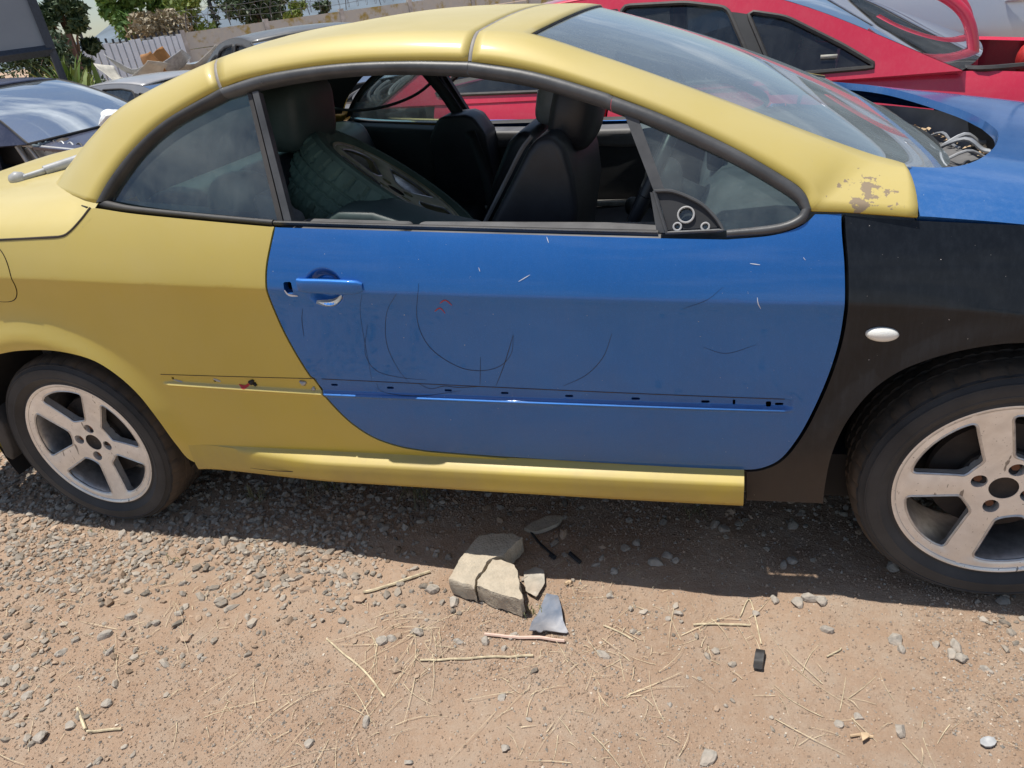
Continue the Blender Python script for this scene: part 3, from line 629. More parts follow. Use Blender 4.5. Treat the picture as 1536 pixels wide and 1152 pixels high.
# rubber seams across the roof
for i, nm in ((4*NSUB, 'roof_seam'), (8*NSUB, 'roof_seam')):
    R = r_main[:, 0 if i == 4*NSUB else -1]; d = (r_main[:, 1]-r_main[:, 0]) if i == 4*NSUB else (r_main[:, -1]-r_main[:, -2]); d /= np.linalg.norm(d, axis=1)[:, None]
    up = np.array([[0, (-.5 if k < 5 else (.5 if k > len(R)-6 else 0)), .8] for k in range(len(R))])
    loft(nm, [R-d*.0065, R-d*.003+up*.003, R+d*.003+up*.003, R+d*.0065], 'seam_grey', CAR, flip=True)
# headlining and inner pillar trim
def inner(R, k=.965, kz=None): c_ = np.array([0, YC, .80]); q = R.copy(); q[..., 1] = YC+(q[..., 1]-YC)*k; q[..., 2] = .8+(q[..., 2]-.8)*(kz or k); return q
loft('headlining', inner(full(4*NSUB, 9*NSUB, .026*np.ones(5*NSUB+1), .02*np.ones(5*NSUB+1))), 'trim_black', CAR)
for f_ in (lambda r: r, mir):
    loft('pillar_trim', inner(f_(r_c)), 'trim_black', CAR); loft('pillar_trim', inner(f_(r_apil), .972), 'trim_grey', CAR)
# --- window seals (black rubber bands round the side glass)
def band(name, outer, inner_, mat, parent, h=.010, nsub=6, off=(0, 0), world=True):
    o_ = np.array(crs([UG(*p, off[0]) for p in outer], nsub)); i_ = np.array(crs([UG(*p, off[1]) for p in inner_], nsub)); nn = np.array([0, -1, .5])/math.sqrt(1.25); rows = []
    for t, hh in ((0, -.012), (0, .3), (.18, .8), (.5, 1), (.82, .75), (1, .2), (1, -1.4)):
        rows.append(o_*(1-t)+i_*t+nn*(h*hh if hh > -.5 else -.02))
    ob = loft(name, rows, mat, parent, sharp=70); ORG[ob.name] = (np.array(rows).reshape(-1, 3), [list(p.vertices) for p in ob.data.polygons], None); return ob
def mirror_loft(src, name, parent): 
    V, F, _ = ORG[src.name]; V = V*np.array([1, -1, 1])+np.array([0, 2*YC, -.035]); return mk(name, V, [f[::-1] for f in F], src.data.materials[0].name, parent, sharp=60)
Wo = [(145, 305), (165, 270), (200, 225), (250, 180), (332, 133), (400, 112), (500, 97), (600, 92), (704, 93), (704.5, 93), (800, 108), (900, 137), (919, 144.5), (919.5, 144.6), (1000, 175), (1100, 222), (1180, 268), (1207, 290), (1217, 314)]
Wi = [(160, 303), (182, 268), (215, 226), (262, 187), (338, 146), (405, 128), (500, 113), (600, 108), (702, 111.5), (702.5, 111.6), (797, 127), (896, 156), (916, 164), (916.5, 164.2), (993, 194), (1092, 239), (1164, 280), (1193, 300), (1203, 314)]
sl_ = [band('window_seal', Wo[0:5], Wi[0:5], 'rubber', CAR), band('window_seal', Wo[4:9], Wi[4:9], 'seal_grey', CAR), band('window_seal', Wo[9:13], Wi[9:13], 'seal_grey', CAR), band('window_seal', Wo[13:19], Wi[13:19], 'seal_grey', CAR),
       band('window_seal', [(1217, 314), (1207, 333), (1184, 345), (1150, 352), (1090, 356)], [(1203, 314), (1196, 324), (1178, 333), (1148, 339), (1090, 345)], 'seal_grey', CAR),
       band('belt_seal', [(146, 312), (200, 319), (300, 329), (411, 339)], [(162, 301), (205, 310), (300, 320), (411, 330)], 'rubber', CAR),
       band('belt_seal', [(413, 339), (600, 344.5), (800, 350), (988, 355)], [(413, 331), (600, 336), (800, 341), (988, 345)], 'rubber', CAR)]
band('belt_seal_chrome', [(413, 335), (600, 340.5), (800, 346), (986, 350.5)], [(413, 333.5), (600, 339), (800, 344.5), (986, 349)], 'light_trim', CAR, h=.012)
for s_ in sl_: mirror_loft(s_, s_.name.split('.')[0], CAR)
# glass on the greenhouse plane
def G2(pts, off=.012): return [UG(*p, off)[[0, 2]] for p in pts]
gfn = lambda off: (lambda x, z: (x, GC+off+.5*z, z))
q_gl = loop([G2([(163, 300), (250, 314), (425, 331)]), G2([(425, 331), (372, 140)]), G2([(372, 140), (338, 146), (262, 187), (215, 226), (182, 268), (163, 300)])], .02)
QG = panel('quarter_window', q_gl, gfn(.012), 'glass_side', CAR, step=.06, flange=.004); mirror(QG, 'quarter_window', CAR)
t_gl = loop([G2([(950, 172), (993, 194), (1092, 239), (1164, 280), (1195, 302), (1203, 316), (1190, 330), (1148, 340), (1086, 346)]), G2([(1086, 346), (1000, 330), (950, 172)])], .02)
TG = panel('front_quarter_window', t_gl, gfn(.012), 'glass_side', CAR, step=.06, flange=.004); mirror(TG, 'front_quarter_window', CAR)
def bar(name, pts, mat, off=0, fl=.02, step=.02): o_ = loop([G2([a_, b_], off) for a_, b_ in zip(pts, pts[1:]+pts[:1])], step); ob = panel(name, o_, gfn(off), mat, CAR, step=.03, flange=fl); mirror(ob, name, CAR); return ob
bar('window_guide', [(371, 141), (377, 140), (424, 331), (416, 331)], 'rubber', .006)
bar('window_guide', [(378, 138), (387, 136), (437, 331), (426, 331)], 'seal_grey', .0)
bar('window_divider', [(931, 158), (953, 165), (998, 288), (982, 290)], 'seal_grey', .0); bar('window_divider', [(975, 288), (986, 290), (1000, 349), (985, 349)], 'seal_grey', .002)
# mirror mount plate with three round holes
mo = loop([G2([(981, 286), (1010, 287), (1048, 303), (1072, 325), (1085, 345)], 0), G2([(1085, 345), (1000, 349)], 0), G2([(1000, 349), (981, 286)], 0)], .008)
def circ_px(px, py, r, off=0, n=20): c_ = UG(px, py, off)[[0, 2]]; return np.array([(c_[0]+r*math.cos(a_), c_[1]+r*math.sin(a_)) for a_ in np.linspace(0, 2*math.pi, n+1)[:-1]])
hs = [circ_px(1029, 322, .0155), circ_px(1016, 340, .007), circ_px(1058, 340, .007)]
MP = panel('mirror_mount', inset(mo, .004), gfn(.004), 'trim_black', CAR, holes=hs, step=.02, flange=.03)
for (px, py, r) in ((1029, 322, .0155), (1016, 340, .007), (1058, 340, .007)):
    c_ = UG(px, py, 0); nn = np.array([0, -1, .5])/1.118; ee = np.array([0, .5, 1])/1.118
    ring = [c_+(r+.001)*(math.cos(a_)*np.array([1, 0, 0])+math.sin(a_)*ee) for a_ in np.linspace(0, 2*math.pi, 25)]
    tube('hole_rim', ring, .0022, 'plastic_grey', MP, 6)
tube('mount_rim', [np.array([q_[0], GC+.5*q_[1]-.002, q_[1]]) for q_ in np.vstack([mo, mo[:1]])], .0038, 'seal_grey', MP, 6)
panel('mount_backing', inset(mo, .006), gfn(.03), 'underbody', MP, step=.05, flange=0)
# --- windscreen
gi = Es[9*NSUB:17*NSUB+1]; nst = len(gi); wr = []
top_c = np.array([gi[0][0]+.055, YC, gi[0][2]+.026]); bot_c = np.array([2.56, YC, .915])
for t in np.linspace(0, 1, 25):
    s = 2*t-1; v = np.linspace(0, 1, nst)[:, None]; C = top_c*(1-v)+bot_c*v+np.array([0, 0, .035])*4*v*(1-v)*.9+np.array([.02, 0, 0])*4*v*(1-v)
    A = gi if s < 0 else mir(gi); k = 1-abs(s)**2.2; r = A.copy(); r[:, 1] = gi[:, 1]*(1-t)+(2*YC-gi[:, 1])*t; r[:, 0] = A[:, 0]+(C[:, 0]-A[:, 0])*k; r[:, 2] = A[:, 2]+(C[:, 2]-A[:, 2])*k; wr.append(r+np.array([0, 0, -.004]))
loft('windscreen', wr, 'glass_screen', CAR)
tube('windscreen_gasket', [r[0]+np.array([0, 0, .002]) for r in wr], .0032, 'rubber', CAR, 6)
for k in (0, -1): tube('windscreen_gasket', [p+np.array([0, 0, .002]) for p in wr[k]], .0045, 'rubber', CAR, 6)
# --- bonnet
def ZH(x, y):
    x = np.asarray(x, float); u = np.abs(np.asarray(y, float)-YC)/.80
    return 1.035-.20*(x-2.3)-.06*np.clip(x-2.85, 0, 2)**2*2.2-.075*u**8
def UH(px, py):
    z = 1.0
    for _ in range(25):
        p = UZ(px, py, z); z = .5*z+.5*float(ZH(p[0], p[1]))
    return np.array([p[0], p[1]])
rear = [UH(*p) for p in ((1357, 248), (1385, 250), (1420, 250), (1450, 245), (1475, 233), (1492, 216))]; apx = np.array([2.672, YC])
half = crs(rear+[np.array([2.655, .68]), apx], 8); full_r = [h for h in half]+[np.array([h[0], 2*YC-h[1]]) for h in half[::-1][1:]]
sd = [UH(*p) for p in ((1379, 326), (1368, 289), (1357, 248))]
ylo = lambda x: .052+.10*np.clip((x-2.75)/.6, 0, 1)**2
edge = [sd[0]]+[np.array([x, float(ylo(x))]) for x in (2.55, 2.75, 2.95, 3.15)]
front = [np.array([3.15, ylo(3.15)]), np.array([3.32, .42]), np.array([3.38, YC]), np.array([3.32, 2*YC-.42]), np.array([3.15, 2*YC-ylo(3.15)])]
bo = loop([sd, full_r, [np.array([q_[0], 2*YC-q_[1]]) for q_ in sd[::-1]], [np.array([q_[0], 2*YC-q_[1]]) for q_ in edge], front[::-1], edge[::-1]], .02)
BN = panel('bonnet', bo, lambda x, y: (x, y, ZH(x, y)), 'blue_bonnet', CAR, step=.04, gap=.003, flange=.022, out=(0, 0, 1))
tag(BN, 'blue bonnet')
# cowl trough below the windscreen
rows = []
for y in np.linspace(.16, 2*YC-.16, 25):
    u = 1-abs((y-YC)/(YC-.16))**2; x0 = 2.30+.25*u; x1 = 2.36+.36*u
    rows.append([(x0, y, .93+.0*u), (x0+.02, y, .86), ((x0+x1)/2, y, .835), (x1, y, .85), (x1+.03, y, .93)])
loft('cowl', rows, 'trim_grey', CAR)
# --- boot lid
def boot_low(x): return np.interp(x, [-.95, 0, bs[3][0], bs[2][0], bs[1][0], bs[0][0], .45], [bs[-1][1]+.01, bs[-2][1], bs[3][1], bs[2][1], bs[1][1], bs[0][1], bs[0][1]+.01])
rows = []
for x in np.r_[np.linspace(-.92, .18, 24), np.linspace(.2, .335, 22)]:
    zt = 1.098-.135*np.clip(-.05-x, 0, 2)**2; zl = float(boot_low(x))+.003; yl = float(S0(x, zl)); pr = []
    for t in np.linspace(0, 1, 22):
        if t < .45:
            a_ = t/.45; yy = yl+(.30-yl)*a_**1.25; zz = zl+(zt-zl)*(1-(1-a_)**2.1)
        else: a_ = (t-.45)/.55; yy = .30+(YC-.30)*a_; zz = zt+.018*(1-(1-a_)**2)
        xe = float(np.interp(yy, [.03, .10, .20, .30, YC], [.372, .35, .17, .0, -.19])); pr.append((-.92+(x+.92)*(xe+.92)/1.255, yy, zz))
    pr = [(x, yl+.02, zl-.002)]+pr; rows.append(pr+[(p[0], 2*YC-p[1], p[2]) for p in pr[::-1][1:]])
loft('boot_lid', rows, 'yellow', CAR, sharp=60)
tube('boot_seam', [np.array([q_[0], float(S0(q_[0], q_[1]))+.001, q_[1]]) for q_ in resample(np.array(crs(bs, 8)), .01)]+[np.array([-.9, float(S0(-.9, bs[-1][1]))+.001, bs[-1][1]+.005])], .0036, 'dark_metal', CAR, 6)
# C pillar foot gasket
tube('pillar_gasket', crs([UY(79, 283, .30), UY(74, 288, .285), UY(86, 296, .20), UY(105, 304, .14), UY(132, 312, .085)], 6), .004, 'underbody', CAR, 6)
# --- bumpers, floor, arches
for nm, xs, zr in (('rear_bumper', (-.975, -.80), (.28, .98)), ('front_bumper', (3.16, 3.40), (.23, .77))):
    rows = []
    for z in np.linspace(zr[0], zr[1], 12):
        k = math.sin(math.pi*(z-zr[0])/(zr[1]-zr[0]))**.5; pr = []
        for t in np.linspace(0, math.pi, 25):
            yy = YC-(.80+.035*k)*math.cos(t); e = (math.sin(t))**.62; base = (xs[1]-.0) if xs[0] < 0 else xs[0]
            pr.append((base+(xs[0]-.05*k-base if xs[0] < 0 else xs[1]-base+.06*k)*e, yy, z))
        rows.append(pr)
    loft(nm, rows, 'yellow' if xs[0] < 0 else 'black', CAR, flip=xs[0] < 0)
prism('floor_pan', [(-.55, .30), (-.45, .22), (.45, .20), (2.2, .20), (3.1, .24), (3.1, .34), (2.1, .33), (.5, .33), (-.55, .40)], lambda p: (p[0], .11, p[1]), lambda p: (p[0], 2*YC-.11, p[1]), 'underbody', CAR, 0)
for cx, a0, a1, R in ((0, -8, 200, .392), (2.605, -15, 195, .40)):
    for s in (0, 1):
        rows = []
        for y in (.0, .03, .30, .31):
            rr = R if y < .305 else .05
            rows.append([(cx+rr*math.cos(rad(a_)), y if not s else 2*YC-y, .312+rr*math.sin(rad(a_))) for a_ in np.linspace(a0, a1, 40)])
        loft('arch_liner', rows, 'underbody', CAR, flip=bool(s))
prism('mud_flap', [(-.30, .46), (-.34, .36), (-.355, .27), (-.33, .255), (-.305, .30), (-.285, .40)], lambda p: (p[0], -.02, p[1]), lambda p: (p[0], .13, p[1]), 'rubber', CAR, .006)
for ob, nm, mt in ((DOOR, 'door', 'blue'), (QP, 'rear_quarter_panel', 'yellow'), (FP, 'front_fender', 'black')): mirror(ob, nm, CAR, mt)
mirror_loft(SILL, 'sill', CAR)

rows = []
for y in np.linspace(.33, 2*YC-.33, 21):
    u = 1-abs((y-YC)/(YC-.33))**4; rows.append([(.28, y, .95), (.24, y, 1.08+.03*u), (.21, y, 1.15+.07*u), (.16, y, 1.17+.07*u), (.12, y, 1.10+.05*u), (.11, y, 1.0)])
loft('roof_stowage_trim', rows, 'trim_black', CAR)
# ------------------------------------------------------------------ wheels
def tyre_mesh(cut=.0035):
    prof = [(.221, .030), (.224, .016), (.232, .008), (.240, .010), (.247, .003), (.258, -.0035), (.2595, -.0058), (.263, -.0058), (.2645, -.005), (.280, -.006), (.288, -.0035), (.2893, -.0052), (.2915, -.0045), (.2928, -.0015), (.294, .000), (.301, .007), (.3035, .006), (.307, .012), (.3135, .024), (.3165, .036), (.3175, .050)]
    y = .056
    for k in range(3): prof += [(.318, y), (.3115, y+.002), (.3115, y+.009), (.318, y+.011)]; y += .036 if k < 2 else .03
    prof += [(.3175, .158), (.3165, .170), (.3135, .182), (.307, .194), (.294, .206), (.262, .211), (.240, .203), (.226, .195)]
    n = 240; V = []; F = []; m = len(prof)
    for i in range(n):
        for j, (r, yy) in enumerate(prof):
            sh = int(round((yy-.02)*18)); rr = r
            if (.3065 <= r and (.011 < yy < .055 or .150 < yy < .195)) and (i+sh) % 6 == 0: rr -= .0042+(cut-.0035)
            elif r >= .3178 and (i+int(yy*60)) % 4 == 0 and .06 < yy < .15: rr -= cut
            a = 2*math.pi*i/n; V.append((rr*math.cos(a), yy, rr*math.sin(a)))
    for i in range(n):
        for j in range(m-1): F.append((i*m+j, ((i+1) % n)*m+j, ((i+1) % n)*m+j+1, i*m+j+1))
    mi = [0 if prof[f % m if False else (k % (m-1))][0] < .304 else 1 for k, f in enumerate(range(len(F)))]
    return V, F, mi
def rim_surface(a, b):
    r = np.hypot(a, b); y = np.interp(r, [0, .03, .05, .08, .14, .19, .215, .2235, .228, .233], [.032, .031, .030, .027, .019, .0125, .0105, .0115, .006, .0075]); return a, y, b
def win(th0):
    pts = []; hs = lambda r: np.interp(r, [.06, .1, .2], [.027, .029, .034]); ph = lambda r: math.radians(36)-math.asin(hs(r)/r)
    R_ = [.092, .105, .125, .15, .175, .192]
    up = [(r, ph(r)) for r in R_]; pts = [(.0835, .10)]+[(.086, ph(.092)*.72)]+up+[(.2015, ph(.198)*.90), (.2045, ph(.2)*.55), (.205, 0)]
    pts = [(.0830, 0)]+pts; allp = pts+[(r, -a) for r, a in pts[::-1][1:-1]]
    xy = [np.array([r*math.cos(th0+a), r*math.sin(th0+a)]) for r, a in allp]; return np.array(crs(xy, 3, closed=True))
def make_wheel(par, name, loc, spoke0, lug0, side=1, cat=None, rimmat='alloy', tm=None):
    """axis along y, face towards -y"""
    rows = []
    for r, y in ((.224, .010), (.215, .020), (.206, .045), (.203, .09), (.206, .17), (.218, .195), (.226, .198)): rows.append([(r*math.cos(a), y, r*math.sin(a)) for a in np.linspace(0, 2*math.pi, 97)[:-1]])
    w_ = loft(name, rows, 'alloy_worn', None, closed=True, world=False); w_.location = loc
    if par is not None: w_.parent = par
    V, F, mi = tyre_mesh(.0035 if par is CAR else .008); t = mk('tyre', V, F, ['tyre', 'tread'], w_, True, False, sharp=28); t.data.polygons.foreach_set('material_index', mi)
    o_ = np.array([(.2325*math.cos(a), .2325*math.sin(a)) for a in np.linspace(0, 2*math.pi, 121)[:-1]])
    def face(a, b):                                    # spokes are slightly crowned
        x, y, z = rim_surface(a, b); r = np.hypot(a, b); th_ = np.arctan2(b, a)-spoke0; dv = (th_+math.pi/5) % (2*math.pi/5)-math.pi/5; tt = np.abs(r*np.sin(dv)); return x, y+.006*np.clip(tt/.036, 0, 1.2)**2*sstep(.06, .11, r)*(1-sstep(.195, .215, r)), z
    holes = [win(spoke0+rad(36+72*k)) for k in range(5)]
    holes += [np.array([(.0545*math.cos(lug0+rad(90*k))+.0172*math.cos(a), .0545*math.sin(lug0+rad(90*k))+.0172*math.sin(a)) for a in np.linspace(0, 2*math.pi, 25)[:-1]]) for k in range(4)]
    holes.append(np.array([(.030*math.cos(a), .030*math.sin(a)) for a in np.linspace(0, 2*math.pi, 31)[:-1]]))
    ex = [(r*math.cos(a), r*math.sin(a)) for r in (.2145, .219, .2235, .228) for a in np.linspace(0, 2*math.pi, 121)[:-1]]
    panel('rim', o_, face, rimmat, w_, holes=holes, step=.016, flange=.032, out=(0, -1, 0), extra=ex, world=False)
    # bevelled worn edges around the windows
    for h in holes[:5]:
        P = [np.array(face(*q)).astype(float)+np.array([0, .001, 0]) for q in h]; tube('window_bevel', P+[P[0]], .0035, 'alloy_worn', w_, 6, world=False)
    rows = []
    for r, y in ((.018, .045), (.034, .045), (.036, .033), (.05, .05), (.085, .062), (.085, .075), (.145, .078), (.148, .092), (.10, .10), (.06, .12)): rows.append([(r*math.cos(a), y, r*math.sin(a)) for a in np.linspace(0, 2*math.pi, 49)[:-1]])
    loft('brake_disc', rows, 'dark_metal', w_, closed=True, world=False, sharp=40, flip=True)
    rows = [[(r*math.cos(a), y, r*math.sin(a)) for a in np.linspace(0, 2*math.pi, 25)[:-1]] for r, y in ((.0005, .036), (.026, .038), (.0295, .032))]; loft('hub', rows, 'dark_metal', w_, closed=True, world=False)
    V, F = [], []
    for k in range(4):
        a = lug0+rad(90*k); q, f_ = tube_vf([(.0545*math.cos(a), .052, .0545*math.sin(a)), (.0545*math.cos(a), .040, .0545*math.sin(a))], .0095, 6); F += [[i+len(V) for i in g_] for g_ in f_]; V += list(q)
        c_ = mk('wheel_bolt', q, f_, 'rust', w_, False, False)
    return w_
def copy_tree(o, parent):
    c_ = o.copy(); COL.objects.link(c_); c_.parent = parent
    for ch in list(o.children): copy_tree(ch, c_)
    return c_
w0 = -org(CAR)
WH1 = make_wheel(CAR, 'wheel', tuple(np.array([0, .0, .312])+w0), rad(62), rad(80))
WH2 = make_wheel(CAR, 'wheel', tuple(np.array([2.605, .0, .312])+w0), rad(106), rad(72))
for s, x in ((WH1, 0), (WH2, 2.605)):
    c_ = copy_tree(s, CAR); c_.location = tuple(np.array([x, 2*YC, .312])+w0); c_.rotation_euler = (0, 0, math.pi)
# rear rim: gap that lets the sunlit ground show is real, so nothing closes the barrel
# ------------------------------------------------------------------ interior
def seat_part(name, prof, y0, y1, mat, bev=.03): return prism(name, prof, lambda p: (p[0], y0, p[1]), lambda p: (p[0], y1, p[1]), mat, CAR, bev, seg=4)
def ellip(name, c, r, mat, e=.6, n=20, m=14, rot=None, par=None):
    rows = []
    for i in range(m+1):
        ph = -math.pi/2+math.pi*i/m; cz = math.copysign(abs(math.sin(ph))**e, math.sin(ph)); cr = abs(math.cos(ph))**e; rr = []
        for k in range(n):
            a = 2*math.pi*k/n; v = Vector((r[0]*cr*math.copysign(abs(math.cos(a))**e, math.cos(a)), r[1]*cr*math.copysign(abs(math.sin(a))**e, math.sin(a)), r[2]*cz))
            if rot: v = rot @ v
            rr.append((c[0]+v.x, c[1]+v.y, c[2]+v.z))
        rows.append(rr)
    return loft(name, rows, mat, par or CAR, closed=True)
RY = lambda d: Matrix.Rotation(rad(d), 3, 'Y')
# driver's seat tipped forward
pf = [(1.30, .78), (1.345, .85), (1.40, .93), (1.455, 1.01), (1.50, 1.075), (1.53, 1.105), (1.575, 1.11), (1.60, 1.075), (1.615, 1.0), (1.62, .92), (1.60, .82), (1.58, .72), (1.42, .66)]
seat_part('seat_back', pf, .33, .78, 'leather', .045)
ellip('headrest', (1.602, .555, 1.135), (.066, .145, .098), 'leather', .55, rot=RY(16))
tube('headrest_stay', [(1.56, .50, 1.10), (1.59, .50, 1.16)], .006, 'bare_metal', CAR); tube('seat_piping', crs([np.array([x-.012, .335, z+.004]) for x, z in pf[0:6]], 5), .006, 'trim_grey', CAR, 6)
prism('seat_cushion', [(1.20, .48), (1.25, .60), (1.75, .63), (1.86, .60), (1.86, .46), (1.2, .42)], lambda p: (p[0], .33, p[1]), lambda p: (p[0], .80, p[1]), 'leather', CAR, .04)
# passenger seat
pf2 = [(1.10, .58), (1.13, .72), (1.19, .86), (1.26, .98), (1.31, 1.02), (1.36, 1.0), (1.37, .9), (1.33, .75), (1.30, .62)]
seat_part('seat_back', pf2, .98, 1.42, 'leather', .045)
ellip('headrest', (1.398, 1.20, 1.085), (.055, .13, .085), 'plastic_grey', .55, rot=RY(14))
prism('seat_cushion', [(1.10, .48), (1.2, .60), (1.70, .63), (1.80, .60), (1.80, .46), (1.1, .42)], lambda p: (p[0], .95, p[1]), lambda p: (p[0], 1.42, p[1]), 'leather', CAR, .04)
# rear bench with two headrests
prism('rear_seat_back', [(.18, .55), (.22, .80), (.30, 1.02), (.40, 1.06), (.52, 1.04), (.56, .92), (.53, .7), (.50, .52)], lambda p: (p[0], .26, p[1]), lambda p: (p[0], 2*YC-.26, p[1]), 'leather', CAR, .04)
for y in (.545,):
    ellip('headrest', (.742, y, 1.20), (.085, .135, .105), 'leather_lit_green', .5, rot=RY(8))
    prism('seat_shoulder', [(.50, .80), (.53, .98), (.60, 1.08), (.70, 1.10), (.76, 1.06), (.77, .95), (.72, .80)], lambda p, y=y: (p[0], y-.20, p[1]), lambda p, y=y: (p[0], y+.20, p[1]), 'leather', CAR, .04)
prism('rear_seat_cushion', [(.45, .48), (.5, .66), (.8, .70), (1.02, .68), (1.06, .5)], lambda p: (p[0], .22, p[1]), lambda p: (p[0], 2*YC-.22, p[1]), 'leather', CAR, .04)
# near side rear trim: round cover with green light in its colour, belt guide and dark bolster seen just above the sill
ellip('side_bolster', (.70, .235, .985), (.10, .07, .115), 'leather_lit_green', .75)
prism('belt_guide', [(.815, .90), (.80, .99), (.792, 1.045), (.82, 1.058), (.86, 1.045), (.868, 1.0), (.895, .985), (.90, .90)], lambda p: (p[0], .14, p[1]), lambda p: (p[0], .215, p[1]), 'trim_grey', CAR, .012)
prism('armrest', [(.93, .86), (.93, .955), (1.0, .985), (1.10, .975), (1.22, .93), (1.36, .895), (1.36, .80)], lambda p: (p[0], .20, p[1]), lambda p: (p[0], .36, p[1]), 'leather_lit_green', CAR, .02)
# side trims: far and near
for s in (0, 1):
    f_ = (lambda y: 2*YC-y) if s == 0 else (lambda y: y); n_before = set(o.name for o in CAR.children)
    prism('side_trim', [(-.1, .5), (-.1, 1.06), (.35, 1.055), (.70, 1.01), (.86, .99), (.90, .4)], lambda p: (p[0], f_(.075), p[1]), lambda p: (p[0], f_(.20), p[1]), 'trim_black', CAR, .02)
    prism('door_trim', [(.92, .40), (.92, .965), (1.3, .94), (1.75, .915), (2.1, .90), (2.1, .40)], lambda p: (p[0], f_(.075), p[1]), lambda p: (p[0], f_(.165), p[1]), 'trim_black', CAR, .02)
    prism('door_trim_cap', [(.92, .90), (.92, .978), (1.2, .957), (1.225, .955), (1.23, .90)], lambda p: (p[0], f_(.06), p[1]), lambda p: (p[0], f_(.18), p[1]), 'trim_grey', CAR, .012)
    prism('door_trim_cap', [(1.235, .90), (1.24, .955), (1.75, .928), (2.12, .915), (2.12, .85), (1.6, .86)], lambda p: (p[0], f_(.06), p[1]), lambda p: (p[0], f_(.185), p[1]), 'trim_grey', CAR, .02)
    if s == 0: prism('door_pull', [(1.36, .640), (1.36, .662), (1.70, .652), (1.90, .642), (1.90, .615)], lambda p: (p[0], f_(.19), p[1]), lambda p: (p[0], f_(.215), p[1]), 'light_trim', CAR, .006)
    prism('door_armrest', [(1.2, .55), (1.2, .62), (1.55, .63), (1.95, .60), (1.95, .55)], lambda p: (p[0], f_(.16), p[1]), lambda p: (p[0], f_(.235), p[1]), 'trim_black', CAR, .02)
    if s == 0:
        for o in CAR.children:
            if o.name not in n_before: o.location.z -= .03
# far belt tower, strap and buckle
prism('belt_tower', [(.80, .60), (.815, .955), (.86, 1.022), (.885, 1.035), (.985, 1.035), (1.02, 1.02), (1.06, .955), (1.075, .60)], lambda p: (p[0], 1.37, p[1]), lambda p: (p[0], 1.53, p[1]), 'leather', CAR, .025)
def strap(name, P, wdt, dirv, mat, par=CAR):
    P = np.array(P); d = np.array(dirv, float)*wdt/2; o_ = loft(name, [P-d, P+d], mat, par); solid(o_, .003, 0); return o_
strap('seat_belt', crs([(.93, 1.45, 1.03), (.87, 1.47, 1.12), (.78, 1.45, 1.255), (.74, 1.42, 1.33)], 6), .045, (1, 0, .35), 'trim_black')
strap('seat_belt', crs([(1.02, 1.30, .98), (1.09, 1.22, .82), (1.11, 1.18, .70)], 6), .045, (1, 0, .1), 'trim_black')
rbox('belt_buckle', (1.115, 1.16, .715), (.055, .012, .012), 'light_trim', CAR, .003); rbox('belt_buckle', (1.118, 1.16, .685), (.026, .006, .045), 'light_trim', CAR, .003)
tube('roof_cable', crs([UY(440, 145, 1.30), UY(480, 158, 1.35), UY(530, 165.5, 1.40), UY(580, 159, 1.45), UY(625, 141, 1.5), UY(660, 112, 1.5)], 8), .006, 'trim_black', CAR, 8)
# steering wheel, column, dashboard, mirror
sc = np.array([1.80, .47, .955]); ax = Vector((-.90, 0, .44)).normalized(); q_ = ax.to_track_quat('Z', 'Y').to_matrix()
tube('steering_wheel', [np.array(q_ @ Vector((.185*math.cos(a), .185*math.sin(a), 0)))+sc for a in np.linspace(0, 2*math.pi, 49)], .0165, 'leather', CAR, 10)
ellip('steering_hub', sc+np.array([.03, 0, -.02]), (.05, .075, .065), 'trim_black', .7)
for a in (0, 180, 270): tube('steering_spoke', [sc+np.array([.025, 0, -.012]), np.array(q_ @ Vector((.18*math.cos(rad(a)), .18*math.sin(rad(a)), 0)))+sc], .012, 'trim_grey', CAR, 8)
tube('steering_column', [sc+np.array([.03, 0, -.02]), sc+np.array([.30, 0, -.16])], .035, 'trim_black', CAR, 10)
rows = []
for y in np.linspace(.10, 2*YC-.10, 21):
    u = 1-abs((y-YC)/(YC-.1))**2; hp = .045*math.exp(-((y-.47)/.17)**2); rows.append([(1.93, y, .50), (1.90, y, .74), (1.93, y, .86+hp), (1.98, y, .905+hp), (2.10, y, .925+hp*.6), (2.25+.1*u, y, .925), (2.33+.2*u, y, .905), (2.35+.22*u, y, .86)])
loft('dashboard', rows, 'trim_grey', CAR)
ellip('centre_console', (1.66, YC, .55), (.35, .11, .10), 'trim_black', .5); tube('gear_lever', [(1.72, YC, .60), (1.70, YC, .76)], .012, 'trim_black', CAR); ellip('gear_knob', (1.70, YC, .775), (.025, .025, .03), 'trim_black', .9)
rbox('instrument_screen', (1.96, YC, .93), (.05, .22, .07), 'trim_black', CAR, .015)
rbox('seat_tag', (1.53, 1.0, .60), (.03, .01, .012), 'red_mark', CAR, .003)
